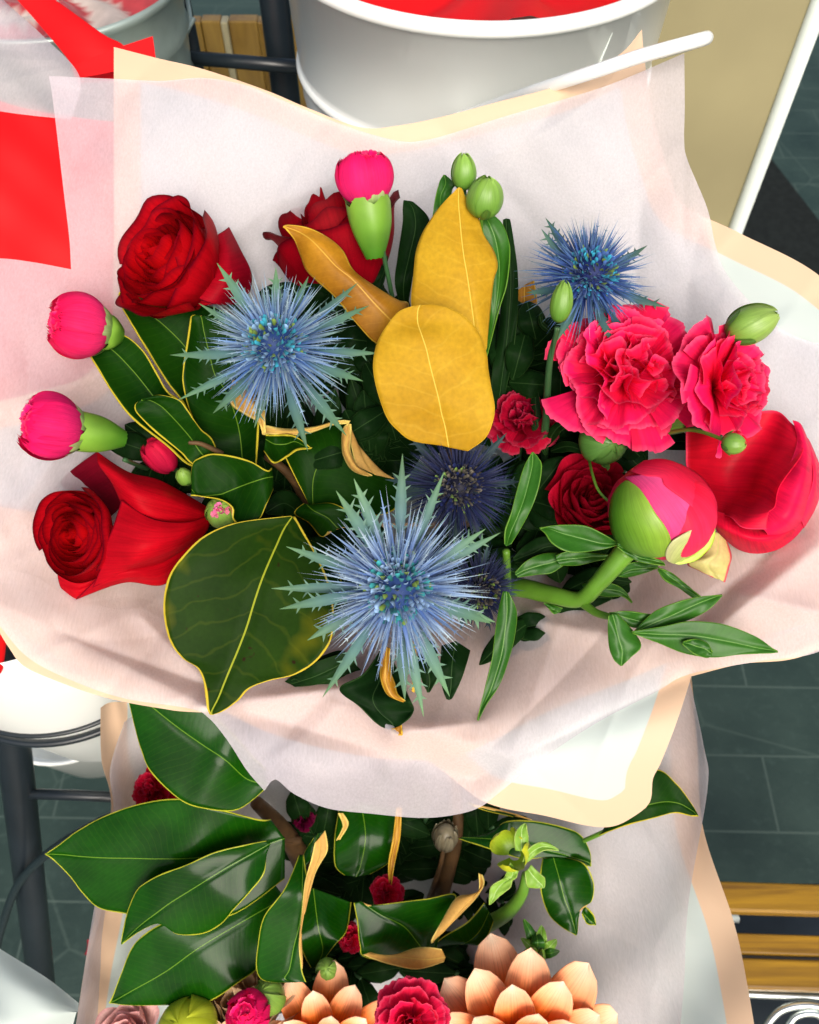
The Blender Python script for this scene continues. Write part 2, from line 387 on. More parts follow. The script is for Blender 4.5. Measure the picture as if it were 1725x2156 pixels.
def spike(mb, base, dirv, side, L, w, c0, c1, prick=0, droop=0, r=rnd, cw=None, fold=.45):
    """a stiff pointed bract, folded along its rib, with side prickles"""
    dirv = dirv / np.linalg.norm(dirv); side = side - dirv * np.dot(side, dirv); side /= np.linalg.norm(side) + 1e-9; up = np.cross(dirv, side)
    m = 9; t = np.linspace(0, 1, m); bend = droop * L * t ** 2
    P = base + dirv * (L * t)[:, None] + up * bend[:, None]
    ww = w * (np.sin(np.clip(t * 1.1 + .32, 0, 1.42) * 2.2) ** .8) * (1 - t) ** .55 if cw is None else w * np.interp(t, *cw)
    ww = np.maximum(ww, w * .03)
    G = np.stack([P - side * ww[:, None] + up * (ww * fold)[:, None], P, P + side * ww[:, None] + up * (ww * fold)[:, None]], 1)
    c = lerp(c0, c1, t ** 1.3)[:, None, :].repeat(3, 1).copy(); c[:, 1] *= 1.18
    mb.grid(G, c)
    for k in range(prick):
        tt = .18 + .7 * (k + r.random() * .5) / prick; i = tt * (m - 1); i0 = int(i); p = P[i0] * (1 - (i - i0)) + P[min(i0 + 1, m - 1)] * (i - i0)
        for sg in (-1, 1):
            w_ = np.interp(tt, t, ww); q = p + sg * side * w_ * .7 + up * w_ * fold * .7; tip_ = q + (sg * side * .9 + dirv * .65 + up * r.uniform(-.1, .5)) * (w * r.uniform(.9, 1.5))
            e = dirv * w * .33
            cc = lerp(c0, c1, tt); mb.add([q - e, q + e, tip_], [(0, 1, 2)], np.array([cc, cc, cc * 1.15 + .02]))

def sea_holly(x, y, d, axis, R, label, seed, pal, stempath, n=560, big=14, bigL=1.35, up_el=80, group='sea holly heads in the upper bouquet'):
    r = random.Random(seed); fr = frame(x, y, d, axis); s = px(1, d); R_ = R * s; rc = R_ * .33
    p0 = np.array(stempath[-1], float); root = thing('sea_holly', at(p0[0], p0[1], p0[2]), label, 'flower', group)
    deep, lite, tipc, green, cone = [np.array(c, float) for c in pal]
    X, Y, Z = fr[0][:, 0], fr[0][:, 1], fr[0][:, 2]
    mb = MB(); th = np.linspace(0, 2 * math.pi, 20, endpoint=False); el = np.linspace(-.9, math.pi / 2, 10)
    G = np.stack([np.stack([rc * np.cos(e) * np.cos(th), rc * np.cos(e) * np.sin(th), 0 * th + rc * 1.25 * math.sin(e)], -1) for e in el]); mb.grid(tf(fr, G), deep * .5, closed=True)
    head = mb.build('flower_head', M['thistle'], root); mb = MB()
    for i in range(240):
        u_ = i / 240; pol = math.acos(1 - 1.05 * u_); az = i * 2.399
        dv = np.array([math.sin(pol) * math.cos(az), math.sin(pol) * math.sin(az), math.cos(pol) * 1.2]); b = tf(fr, dv * rc)
        wd = fr[0] @ dv + r.uniform(-.5, .5) * X + r.uniform(-.5, .5) * Y; c = cone * r.uniform(.5, 1.5) if r.random() < .6 else np.array(pal[1]) * r.uniform(.6, 1.2)
        if r.random() < .16: c = np.array([.16, .26, .05])
        spike(mb, b, wd, np.cross(wd, Z) + X * .01, rc * r.uniform(.20, .42), rc * .085, c * .45, c * 1.5, 0, 0, r, cw=([0, .5, .8, 1], [.6, .9, 1.1, .2]))
    mb.build('florets', M['thistle'], head)
    mb = MB()
    for i in range(n):
        u_ = (i + .5) / n; e = math.radians(70 - 86 * u_ ** .85 + r.uniform(-9, 9)); az = i * 2.399 + r.uniform(-.15, .15)
        dl = np.array([math.cos(e) * math.cos(az), math.cos(e) * math.sin(az), math.sin(e)]); dv = fr[0] @ dl + r.uniform(-.17, .17) * X + r.uniform(-.17, .17) * Y
        L = R_ * (.20 + .62 * u_ ** .8) * r.uniform(.70, 1.15); b = tf(fr, dl * rc * .85 * np.array([1, 1, .9]))
        k = r.random(); c0 = deep * r.uniform(.5, 1.3); c1 = lerp(lite, tipc, k) * r.uniform(.55, 1.2)
        if r.random() < .12: c1 = lerp(c1, green * 1.6, .6)
        spike(mb, b, dv, np.cross(dv, Z) + X * 1e-3, L, R_ * r.choice([.008, .012, .016, .024, .032]) * r.uniform(.8, 1.1) * (.6 + .4 * u_), c0, c1, 4 if (u_ > .25 and r.random() < .6) else 0, r.uniform(-.22, .24), r)
    mb.build('spines', M['thistle'], root)
    mb = MB()
    for i in range(big):
        az = i * 2 * math.pi / big + r.uniform(-.25, .25); e = math.radians(r.uniform(-12, 22))
        dl = np.array([math.cos(e) * math.cos(az), math.cos(e) * math.sin(az), math.sin(e)]); dv = fr[0] @ dl
        L = R_ * bigL * r.uniform(.66, 1.0); b = tf(fr, dl * rc * .7 - np.array([0, 0, rc * .4]))
        spike(mb, b, dv, np.cross(dv, Z), L, R_ * r.uniform(.060, .085), lerp(deep, green, .5), green * r.uniform(.8, 1.35), 6, r.uniform(-.12, .22), r, cw=([0, .25, .55, .8, 1], [.30, .50, 1, .50, .02]), fold=.55)
    mb.build('bracts', M['thistle'], root)
    stem(root, stempath[::-1] if False else stempath, [6, 7], 'dstem')
    return root

def flower_root(name, x, y, d, label, cat='flower', group=None): return thing(name, at(x, y, d), label, cat, group)

# ================================================================== SETTING
mfl = NT('slate'); 
def slate():
    m = mfl; c = m.mix(m.ramp(m.noise(7, 5), (.3, 0.), (.7, 1.)), (.016, .034, .029), (.032, .058, .048))
    c = m.mix(m.ramp(m.noise(60, 6), (.55, 0.), (.8, .35)), c, (.06, .10, .085))
    br = m.n('TexBrick'); br.offset = .5; br.inputs['Scale'].default_value = 1; br.inputs['Mortar Size'].default_value = .0022; br.inputs['Mortar Smooth'].default_value = .3
    br.inputs['Brick Width'].default_value = .30; br.inputs['Row Height'].default_value = .128; m.l(m.mapv((1, 1, 1), None, (0, 0, .02)), br.inputs['Vector'])
    c = m.mix(br.outputs['Fac'], c, (.055, .085, .072))
    w = m.n('TexVoronoi', feature='DISTANCE_TO_EDGE'); w.inputs['Scale'].default_value = 3.3; m.l(m.co(), w.inputs['Vector'])
    c = m.mix(m.ramp(w.outputs['Distance'], (0., .35), (.012, 0.)), c, (.08, .12, .10))
    p = m.pr(c, .5, .4); m.bump(m.noise(90, 5), p, .35, .002); return m.done(p)
slate()
mb = MB(); mb.add([(-4, -3, 0), (4, -3, 0), (4, 7, 0), (-4, 7, 0)], [(0, 1, 2, 3)]); fl = mb.build('floor', mfl.m, smooth=False, loc=(0, 0, 0)); tag(fl, 'dark grey green slate tile floor', kind='structure')
M['white_enamel'] = simple('white_enamel', (.90, .935, .91), .3, .5, .02, 8, coat=.3)
M['zinc'] = simple('zinc', (.42, .52, .48), .35, .5, .25, 14, metal=.55, bump=.2)
M['black_metal'] = simple('black_metal', (.012, .018, .024), .32, .5, .2, 20)
M['board'] = simple('khaki_board', (.32, .285, .16), .55, .3, .10, 6, bump=.05)
M['white_trim'] = simple('white_trim', (.72, .80, .76), .35, .5, .04, 9)
M['rubber'] = simple('rubber', (.012, .022, .026), .4, .5, .1, 30)
M['silver'] = simple('silver', (.7, .76, .74), .25, .5, .15, 30, metal=.9)
def wood_mat(name, a, b, sc=(3, 60, 60)):
    m = NT(name); f = m.noise(1, 6, m.mapv(sc), .65, .6); c = m.ramp(f, (.3, a), (.68, b)); p = m.pr(c, .35, .5); p.inputs['Coat Weight'].default_value = .35
    m.bump(f, p, .2, .001); return m.done(p)
M['bench'] = wood_mat('bench_wood', (.15, .07, .003), (.46, .25, .008))
M['oldwood'] = wood_mat('old_wood', (.15, .08, .012), (.32, .20, .04), (40, 40, 5))
M['palewood'] = wood_mat('pale_wood', (.30, .27, .15), (.42, .38, .24), (40, 40, 5))

# dark mat on the floor at the right, behind the wraps
A = on_floor(1604, 300, .006); B = on_floor(1760, 500, .006)
mb = MB(); q = [on_floor(x, y, .012)[:] for x, y in ((1612, 318), (1900, 690), (1700, 900), (1250, 700))]
q = [np.ravel(p) for p in q]; lo = [p - np.array([0, 0, .011]) for p in q]
mb.add(q + lo, [(0, 1, 2, 3), (0, 4, 5, 1), (1, 5, 6, 2), (2, 6, 7, 3), (3, 7, 4, 0)])
mt = simple('mat_rubber', (.010, .013, .012), .8, .2, .3, 60, bump=.4)
tag(mb.build('floor_mat', mt, smooth=False), 'black floor mat lying on the slate floor behind the khaki board', 'mat')

# khaki board with white trim post (stands upright)
def vert_drop(p, z): q = np.array(p, float).copy(); q[2] = z; return q
bd = thing('display_board', vert_drop(at(1560, 430, 95), 0.), 'flat khaki board with a white edge post standing behind the wrapped bouquet', 'board')
tr_, bl_ = at(1708, -40, 78), at(1420, -40, 78); p2 = at(1545, 482, 92)
def wallpt(x, y, base, nrm):
    v = at(x, y, 100) - CT; return CT + v * (np.dot(base - CT, nrm) / np.dot(v, nrm))
base = at(1700, 0, 84); nrm = np.array([0.10, 1.0, 0.0])
c0 = wallpt(1240, -60, base, nrm); c1 = wallpt(1712, -10, base, nrm)
dirx = (c1 - c0); dirx[2] = 0; Wd = np.linalg.norm(dirx); dirx /= Wd
mb = MB(); ztop = 1.45; t_ = nrm / np.linalg.norm(nrm) * .012
a0 = np.array([c0[0], c0[1], 0.02]); b0 = np.array([c1[0], c1[1], 0.02]); a1 = a0.copy(); a1[2] = ztop; b1 = b0.copy(); b1[2] = ztop
mb.add([a0, b0, b1, a1, a0 + t_, b0 + t_, b1 + t_, a1 + t_], [(0, 1, 2, 3), (4, 7, 6, 5), (0, 4, 5, 1), (1, 5, 6, 2), (2, 6, 7, 3), (3, 7, 4, 0)])
bevel(mb.build('panel', M['board'], bd, smooth=False), .001)
mb = MB(); mb.tube([b0 + dirx * .009 - [0, 0, .02], b0 + dirx * .009 + [0, 0, .6], b1 + dirx * .009], .0095, seg=20); mb.build('edge_post', M['white_trim'], bd)

# white enamel bucket at the top with tail handle and red tissue inside
def lathe(mb, c, prof, seg=96, C=(1, 1, 1), ax=None):
    th = np.linspace(0, 2 * math.pi, seg, endpoint=False); G = []
    for r_, z in prof:
        G.append(np.stack([c[0] + r_ * np.cos(th), c[1] + r_ * np.sin(th), c[2] + z + 0 * th], -1))
    mb.grid(np.array(G), C, closed=True)
ctr = at(1012, -150, 66); R0 = px(425, 66)
bk = thing('bucket', ctr - np.array([0, 0, .27]), 'large white enamel bucket with red lining standing behind the top of the bouquet', 'bucket')
mb = MB(); prof = [(R0 * .80, -.26), (R0 * .955, -.118), (R0 * .957, -.105)]
for k in range(9):
    a = math.pi * k / 8; prof.append((R0 * .958 + .0032 * math.sin(a), -.100 + .005 * (k / 8) * 2 - .001))
prof += [(R0 * .962, -.086), (R0 * .995, -.006)]
for k in range(13):
    a = -math.pi / 2 + 1.6 * math.pi * k / 12; prof.append((R0 + .002 + .0055 * math.cos(a), .0 + .0055 * math.sin(a)))
prof += [(R0 * .985, -.01), (R0 * .79, -.255)]
lathe(mb, ctr, prof); mb.build('body', M['white_enamel'], bk)
mb = MB(); th = np.linspace(0, 2 * math.pi, 72, endpoint=False); G = []
for i, r_ in enumerate(np.linspace(.0, .97, 18)):
    G.append(np.stack([ctr[0] + R0 * r_ * np.cos(th), ctr[1] + R0 * r_ * np.sin(th), ctr[2] - .03 + .02 * r_ + .012 * np.sin(5 * th + 2) * r_ + .006 * np.sin(11 * th + i * .3) * r_], -1))
mb.grid(np.array(G), closed=True); mb.build('lining', M['redpaper'], bk)
mb = MB(); hp = catmull([(1395, 112, 66), (1440, 98, 60), (1478, 84, 54), (1488, 80, 50.5), (1470, 85, 48.6), (1350, 118, 49), (1230, 158, 50.5), (1130, 190, 53.5), (1040, 222, 58), (960, 250, 62)], 80)
mb.tube(at(hp[:, 0], hp[:, 1], hp[:, 2]), px(14, 50), seg=18); mb.build('handle', M['white_enamel'], bk)
mb = MB(); sp_ = catmull([(1297, 42, 0), (1286, 75, 0), (1262, 135, 0)], 14)
bkc = ctr
def on_cyl(x, y, rr):
    v = at(x, y, 100) - CT; a = v[0]**2 + v[1]**2; o = CT - bkc; b = 2 * (o[0] * v[0] + o[1] * v[1]); c = o[0]**2 + o[1]**2 - rr * rr
    t = (-b - math.sqrt(max(b * b - 4 * a * c, 0))) / (2 * a); return CT + v * t
try:
    mb.tube([on_cyl(x, y, R0 * .985) for x, y, _ in sp_], .0009, seg=6); mb.build('seam', M['white_trim'], bk)
except Exception: pass

# metal flower bucket, top left
cz = at(110, -40, 78); Rz = px(268, 78)
gb = thing('bucket', cz - np.array([0, 0, .25]), 'dull zinc bucket with ridged rim at the top left, behind the red paper', 'bucket')
mb = MB(); prof = [(Rz * .78, -.24), (Rz * .93, -.10), (Rz * .95, -.094), (Rz * .93, -.088), (Rz * .96, -.05), (Rz * .985, -.044), (Rz * .965, -.038), (Rz, -.004), (Rz * 1.03, 0), (Rz * 1.02, .006), (Rz * .97, .002), (Rz * .9, -.08)]
lathe(mb, cz, prof); mb.build('body', M['zinc'], gb)
mb = MB(); th = np.linspace(0, 2 * math.pi, 60, endpoint=False)
G = [np.stack([cz[0] + Rz * r_ * np.cos(th), cz[1] + Rz * r_ * np.sin(th), cz[2] - .015 - .01 * r_ + .012 * np.sin(7 * th + r_ * 9) * r_], -1) for r_ in np.linspace(0, .93, 14)]
CC = np.array([[(.62, .52, .47) if math.sin(a * 3 + r_ * 6) > .2 else (.45, .05, .06) for a in th] for r_ in np.linspace(0, .93, 14)])
mb.grid(np.array(G), CC, closed=True); mb.build('lining', petal_mat('lining', .4, .2), gb)

# brown wooden crate behind, and the black shelf frame
cr = thing('wooden_crate', vert_drop(at(480, 120, 112), 0), 'weathered golden brown wooden crate seen through the black frame', 'crate')
nr = np.array([0, 1., 0]); bs = at(480, 60, 112)
xs = [340, 420, 462, 478, 540, 600, 660]
for i in range(len(xs) - 1):
    p0, p1 = wallpt(xs[i] + .3, 60, bs, nr), wallpt(xs[i + 1] - .3, 60, bs, nr)
    mb = MB(); box(mb, ((p0[0] + p1[0]) / 2, bs[1] + .02 + .003 * (i % 2), .45), abs(p1[0] - p0[0]), .02, .9)
    o = bevel(mb.build('board', M['palewood'] if i == 2 else M['oldwood'], cr, smooth=False), .002)
    if i == 2: o['label'] = 'pale weathered board'
def post(mb, pts, r, seg=18): mb.tube([at(*p) if len(p) == 3 and p[2] > 5 else p for p in pts], r, seg=seg)
fb = thing('shelf_frame', vert_drop(at(590, 200, 84), 0), 'black tubular metal shelf frame between the zinc bucket and the white bucket', 'shelf frame')
def vline(x, y, d, r, name='post'):
    p = at(x, y, d); mb = MB(); mb.tube([(p[0], p[1], 0), (p[0], p[1], .7), (p[0], p[1], 1.4)], r, seg=18); return mb.build(name, M['black_metal'], fb)
vline(585, 60, 88, px(31, 88)); vline(398, 60, 90, px(15, 90))
mb = MB(); mb.tube([at(405, 122, 88), at(500, 130, 87), at(640, 142, 86)], px(14, 87), seg=16); mb.build('crossbar', M['black_metal'], fb)
mb = MB(); wp = catmull([(365, 165, 86), (378, 100, 84), (400, 50, 84), (395, 0, 86)], 20); mb.tube(at(wp[:, 0], wp[:, 1], wp[:, 2]), px(5, 85))
wp = catmull([(330, 140, 84), (370, 100, 82.5), (408, 40, 84)], 20); mb.tube(at(wp[:, 0], wp[:, 1], wp[:, 2]), px(5, 85)); mb.build('wire_handle', M['zinc'], gb)

# lower left: stand with ring, bucket, leg, rung and hose
st_ = thing('bucket_stand', np.ravel(on_floor(75, 2060)), 'black tubular metal stand with a ring holding the lower left bucket', 'stand')
LD = 80
mb = MB(); mb.tube([at(-6, 1300, 74), at(28, 1560, 80), at(62, 1850, 90), at(92, 2110, 108)], px(33, 84), seg=22); mb.build('leg', M['black_metal'], st_)
mb = MB(); mb.tube([at(45, 1671, 83), at(150, 1674, 83), at(320, 1682, 83)], px(11, 83), seg=14); mb.build('rung', M['black_metal'], st_)
rc_ = at(128, 1385, 76); RR = px(232, 76)
mb = MB(); th = np.linspace(0, 2 * math.pi, 80); mb.tube(np.stack([rc_[0] + RR * np.cos(th), rc_[1] + RR * .80 * np.sin(th), rc_[2] + 0 * th], -1), px(8, 76), seg=12, cap=False)
mb.tube(np.stack([rc_[0] + RR * .985 * np.cos(th), rc_[1] + RR * .785 * np.sin(th), rc_[2] + .014 + 0 * th], -1), px(5, 76), seg=12, cap=False); mb.build('ring', M['black_metal'], st_)
b2 = thing('bucket', rc_ - np.array([0, 0, .17]), 'white enamel bucket held in the black ring at the lower left', 'bucket')
mb = MB(); lathe(mb, rc_, [(0.0, -.135), (RR * .62, -.135), (RR * .65, -.128), (RR * .93, -.012), (RR * .955, .0), (RR * 1.02, .10), (RR * 1.04, .15), (RR * 1.03, .156), (RR * .99, .15), (RR * .9, .0)])
V_ = mb.V[0]; V_[:, 1] = rc_[1] + (V_[:, 1] - rc_[1]) * .80; mb.build('body', M['white_enamel'], b2)
b3 = thing('bucket', at(170, 1640, 112), 'white bucket low on the floor under the ringed bucket', 'bucket')
cc = at(150, 1440, 112); mb = MB(); r3 = px(170, 112); lathe(mb, cc, [(r3 * 0.01, -.14), (r3 * .75, -.14), (r3, .0), (r3 * 1.04, .004), (r3 * 1.0, .006), (r3 * .9, -.02)]); mb.build('body', M['white_enamel'], b3)
hz = catmull([(-20, 2060, 98), (2, 1960, 92), (40, 1860, 86), (110, 1790, 82), (200, 1735, 79), (300, 1690, 78)], 50)
mb = MB(); mb.tube(at(hz[:, 0], hz[:, 1], hz[:, 2]), px(9, 84), seg=14); tag(mb.build('cable', M['rubber']), 'thin black cable curving past the black leg at the lower left', 'cable')

# bench slats, lower right
bn = thing('bench', vert_drop(at(1640, 1960, 95), 0), 'varnished wooden slatted bench with white fitting at the lower right', 'bench')
def slat(y0, y1, d, th=.02):
    pts = [at(1380, y0 - 8, d), at(1900, y0 + 8, d), at(1900, y1 + 8, d - 1.0), at(1380, y1 - 8, d - 1.0)]
    zz = np.mean([p[2] for p in pts]); pts = [CT + (p - CT) * ((zz - CT[2]) / (p[2] - CT[2])) for p in pts]
    lo = [p - np.array([0, 0, th]) for p in pts]; mb = MB()
    mb.add(pts + lo, [(0, 1, 2, 3), (4, 7, 6, 5), (0, 4, 5, 1), (1, 5, 6, 2), (2, 6, 7, 3), (3, 7, 4, 0)]); return bevel(mb.build('slat', M['bench'], bn, smooth=False), .003, 3)
slat(1858, 1922, 92); slat(1966, 2012, 92); slat(2018, 2084, 90)
mb = MB(); mb.tube([at(1500, 1932, 95), at(1554, 1934, 95)], px(9, 95), seg=14); mb.build('fitting', M['white_trim'], bn)
p_ = at(1650, 2000, 98); mb = MB(); box(mb, (p_[0] + .05, p_[1] - .03, p_[2] - .05), .30, .22, .02); bevel(mb.build('under_shelf', M['black_metal'], bn, smooth=False))
so_ = thing('scroll_ornament', at(1650, 2150, 90), 'silver wrought scroll below the wooden bench slats', 'ornament')
mb = MB()
for P in ([(1560, 2092, 91), (1640, 2096, 91), (1740, 2100, 91)], [(1600, 2180, 90), (1640, 2130, 90), (1700, 2116, 90), (1760, 2130, 90)], [(1650, 2180, 90), (1675, 2140, 90), (1720, 2135, 90), (1745, 2165, 90)]):
    c_ = catmull(P, 24); mb.tube(at(c_[:, 0], c_[:, 1], c_[:, 2]), px(8, 90), seg=12)
mb.build('scroll', M['silver'], so_)

# ================================================================== PAPERS
def bowl(x, y):
    X = (x - 850) / 930.; Y = np.where(y < 1000, (y - 1000) / 830., (y - 1000) / 600.)
    rho = np.hypot(X, Y); s = np.clip(rho, 0, 1.05) / 1.05; s = s * s * (3 - 2 * s)
    D = 61 - 13 * s + (1000 - y) * .0042
    D = D + np.clip(y - 1490, 0, 400) ** 2 * .00004 * (x > -500)
    return D, rho
CREASE = [  # x1,y1,x2,y2,amp,width  (cm, px)
    (850, 300, 620, 420, -.5, 60), (850, 300, 1000, 560, .45, 70), (240, 160, 250, 560, .10, 14), (620, 400, 450, 520, -.35, 45), (1441, 120, 1440, 520, .12, 10),
    (1350, 430, 1330, 700, .4, 40), (0, 1120, 120, 960, -.5, 30), (60, 860, 230, 780, -.35, 28), (0, 1270, 420, 1480, -.9, 70), (120, 1330, 430, 1440, .5, 30),
    (430, 1490, 740, 1445, -.9, 26), (740, 1445, 830, 1545, -.9, 24), (830, 1545, 1010, 1520, -.7, 30), (1000, 1520, 1090, 1310, .7, 36), (1090, 1300, 1300, 1340, -.9, 40), (520, 1500, 1000, 1640, .8, 50),
    (1000, 1640, 1450, 1420, .6, 46), (1080, 1290, 1200, 1270, -.6, 22), (1500, 1330, 1725, 1150, -.7, 30), (1430, 1340, 1725, 1060, .6, 34), (1560, 1250, 1725, 1290, -.5, 26), (1640, 690, 1480, 1000, -.35, 50), (700, 1480, 1100, 1600, -.5, 40), (300, 1300, 420, 1420, -.4, 24)]
def segdist(x, y, x1, y1, x2, y2):
    dx, dy = x2 - x1, y2 - y1; t = np.clip(((x - x1) * dx + (y - y1) * dy) / (dx * dx + dy * dy), 0, 1)
    return np.hypot(x - x1 - t * dx, y - y1 - t * dy)
def creases(x, y):
    D = 0 * x
    for x1, y1, x2, y2, a, w in CREASE: D = D + a * np.exp(-(segdist(x, y, x1, y1, x2, y2) / w) ** 1.25)
    rg = lambda v: 1 - np.abs(np.sin(v))
    D = D + .24 * rg(x * .0068 + y * .0035 + .9 * np.sin(y * .004)) ** 3 + .13 * rg(x * .0031 - y * .0082 + 1.1 * np.sin(x * .005 + 1)) ** 3 - .10 * rg(x * .012 + y * .010 + 1.4 * np.sin(x * .004 - y * .003)) ** 4
    return D
def loft(rim, ctr, rad, depth, n=420, m=110, inner=0.0):
    """rim: (x, y) corners; segments resampled linearly then smoothed lightly -> xy grid rows from throat to rim"""
    R = np.array([r[:2] for r in rim], float); k = len(R); hard = [len(r) > 2 for r in rim]
    # resample by length, keep hard corners
    pts = []
    for i in range(k):
        a, b, c, e = R[i - 1], R[i], R[(i + 1) % k], R[(i + 2) % k]
        L = np.hypot(*(c - b)); q = max(3, int(L / 10))
        if hard[i]: a = b - (c - b)
        if hard[(i + 1) % k]: e = c + (c - b)
        for t in np.arange(q) / q: pts.append(.5 * (2 * b + (c - a) * t + (2 * a - 5 * b + 4 * c - e) * t**2 + (3 * b - a - 3 * c + e) * t**3))
    P = np.array(pts); C = np.array(ctr, float); v = P - C; an = np.arctan2(v[:, 1] / rad[1], v[:, 0] / rad[0])
    T = C + np.stack([rad[0] * np.cos(an), rad[1] * np.sin(an)], 1)
    s = np.linspace(0, 1, m)[:, None, None]; G = T[None] * (1 - s) + P[None] * s
    x, y = G[..., 0], G[..., 1]; ed = np.full(x.shape, 1e9); P2 = np.roll(P, -1, 0)
    for i in range(len(P)): ed = np.minimum(ed, segdist(x, y, P[i, 0], P[i, 1], P2[i, 0], P2[i, 1] + 1e-6))
    D = depth(x, y, ed); q = np.linspace(-1, 0, 14)[:-1, None]; G0 = np.stack([C[0] + (T[:, 0] - C[0]) * (1 + .82 * q), C[1] + (T[:, 1] - C[1]) * (1 + .82 * q)], -1)
    x = np.vstack([G0[..., 0], x]); y = np.vstack([G0[..., 1], y]); D = np.vstack([D[0] + np.abs(q) ** 1.1 * 20, D]); ed = np.vstack([ed[:1].repeat(13, 0), ed])
    return at(x, y, D), np.stack([ed / 100, y / 100], -1)

h = True
rim_t = [(103, 160, h), (170, 163), (240, 166), (340, 170), (430, 164), (520, 180), (600, 213), (700, 254), (780, 282), (850, 298), (900, 294), (960, 278), (1060, 246), (1200, 205), (1300, 172), (1441, 112, h),
         (1442, 220), (1441, 300), (1449, 340), (1490, 440), (1508, 520), (1540, 590), (1640, 690), (1760, 745), (1860, 860), (1900, 1080), (1870, 1290), (1725, 1372), (1600, 1392), (1450, 1420), (1380, 1458), (1260, 1520),
         (1150, 1592), (1060, 1662), (1010, 1700), (950, 1717), (880, 1722), (780, 1713), (690, 1702), (620, 1672), (580, 1641), (557, 1665, h), (520, 1622), (480, 1560), (440, 1512), (400, 1492), (260, 1470), (150, 1432), (60, 1385), (0, 1318), (-60, 1240),
         (-130, 1050), (-150, 850), (-120, 640), (-60, 548), (0, 544), (70, 552), (150, 567, h), (146, 500), (134, 400), (120, 280), (110, 200)]
def dt(x, y, ed):
    D, rho = bowl(x, y); th = np.arctan2(y - 1000, x - 850)
    wr = .22 * rho ** 2 * np.sin(9 * th + 1.3) + .10 * rho ** 2 * np.sin(23 * th + 4 * rho) + .05 * np.sin(x * .021 + y * .013) + .03 * np.sin(x * .06 - y * .045)
    return D + creases(x, y) + wr
tis = thing('tissue_sheet', at(850, 1000, 62), 'crinkled pale pink white tissue sheet wrapped around the upper bouquet', 'wrapping tissue')
P, U = loft(rim_t, (850, 1010), (330, 250), dt); mb = MB(); mb.grid(P, (1, 1, 1), U, closed=True); mb.build('sheet', M['tissue'], tis)
rim_w = [(240, 99, h), (330, 122), (430, 146), (560, 190), (650, 228), (760, 268), (840, 264), (930, 246), (1050, 214), (1180, 178), (1300, 118), (1352, 62, h), (1356, 110), (1375, 250), (1410, 370), (1440, 432), (1560, 492), (1725, 580), (1850, 720),
         (1930, 1000), (1880, 1270), (1700, 1378), (1560, 1398), (1456, 1424, h), (1440, 1476), (1418, 1540), (1390, 1610), (1375, 1640), (1368, 1690), (1330, 1722), (1290, 1740), (1240, 1739), (1150, 1718), (1020, 1688), (900, 1600),
         (700, 1500), (430, 1500), (330, 1490), (220, 1468), (120, 1434), (50, 1402), (20, 1365), (-8, 1320), (-80, 1200), (-130, 1000), (-60, 870), (60, 830), (180, 790), (238, 700, h), (240, 500), (240, 300)]
def dw(x, y, ed):
    D, rho = bowl(x, y); th = np.arctan2(y - 1000, x - 850)
    return D + .75 + creases(x, y) * .8 + .15 * rho ** 2 * np.sin(7 * th + .6)
wr_ = thing('wrapping_sheet', at(850, 1000, 63), 'pale aqua wrapping sheet with peach border behind the tissue of the upper bouquet', 'wrapping paper')
P, U = loft(rim_w, (850, 1010), (335, 255), dw); mb = MB(); mb.grid(P, (1, 1, 1), U, closed=True); mb.build('sheet', M['wrap'], wr_)

rim_p = [(330, 1120), (120, 1130), (-120, 1050), (-100, 1180), (0, 1290), (70, 1350), (160, 1400), (270, 1440), (430, 1480), (560, 1540), (700, 1580), (850, 1600), (980, 1585), (1150, 1500), (1300, 1440), (1450, 1380), (1640, 1330), (1860, 1250), (1880, 1050), (1600, 1100), (1250, 1090)]
def dpch(x, y, ed):
    D, rho = bowl(x, y); return D + .38 + creases(x, y) * .9
ps = thing('peach_glow_sheet', at(850, 1250, 62), 'added peach sheet giving reflected wrap glow through the tissue in the lower half of the upper bouquet', 'wrapping paper')  # added sheet, tints the tissue like light reflected off the wrap
P, U = loft(rim_p, (850, 1200), (300, 90), dpch, m=40); mb = MB(); mb.grid(P[13:], (1, 1, 1), U[13:], closed=True); mb.build('sheet', M['peach'], ps)
def sheet(rows, mat, name, label, cat='wrapping paper', n=60, m=50, wob=.12, border=None, bid=1.0):
    """rows of control points (x, y, d) -> smooth sheet; border: which sides carry the coloured edge"""
    A = np.array(rows, float); A1 = np.array([catmull(r, m) for r in A]); G = np.array([catmull(A1[:, j], n) for j in range(m)]).transpose(1, 0, 2)
    x, y, d = G[..., 0], G[..., 1], G[..., 2]; d = d + wob * np.sin(x * .02 + y * .017) + wob * .5 * np.sin(x * .043 - y * .05)
    i, j = np.meshgrid(np.linspace(0, 1, n), np.linspace(0, 1, m), indexing='ij'); ed = np.full(x.shape, 9.)
    def dist(ax, idx):
        E = G[idx] if ax == 0 else G[:, idx]; dd = np.full(x.shape, 1e9)
        for q in range(len(E) - 1): dd = np.minimum(dd, segdist(x, y, E[q, 0], E[q, 1], E[q + 1, 0], E[q + 1, 1] + 1e-6))
        return dd / 100
    for s_ in (border or ''):
        ed = np.minimum(ed, {'t': lambda: dist(0, 0), 'b': lambda: dist(0, -1), 'l': lambda: dist(1, 0), 'r': lambda: dist(1, -1)}[s_]())
    mb = MB(); mb.grid(at(x, y, d), (1, 1, 1), np.stack([ed * bid, y / 100], -1)); o = mb.build(name, mat, thick=0)
    return tag(o, label, cat)
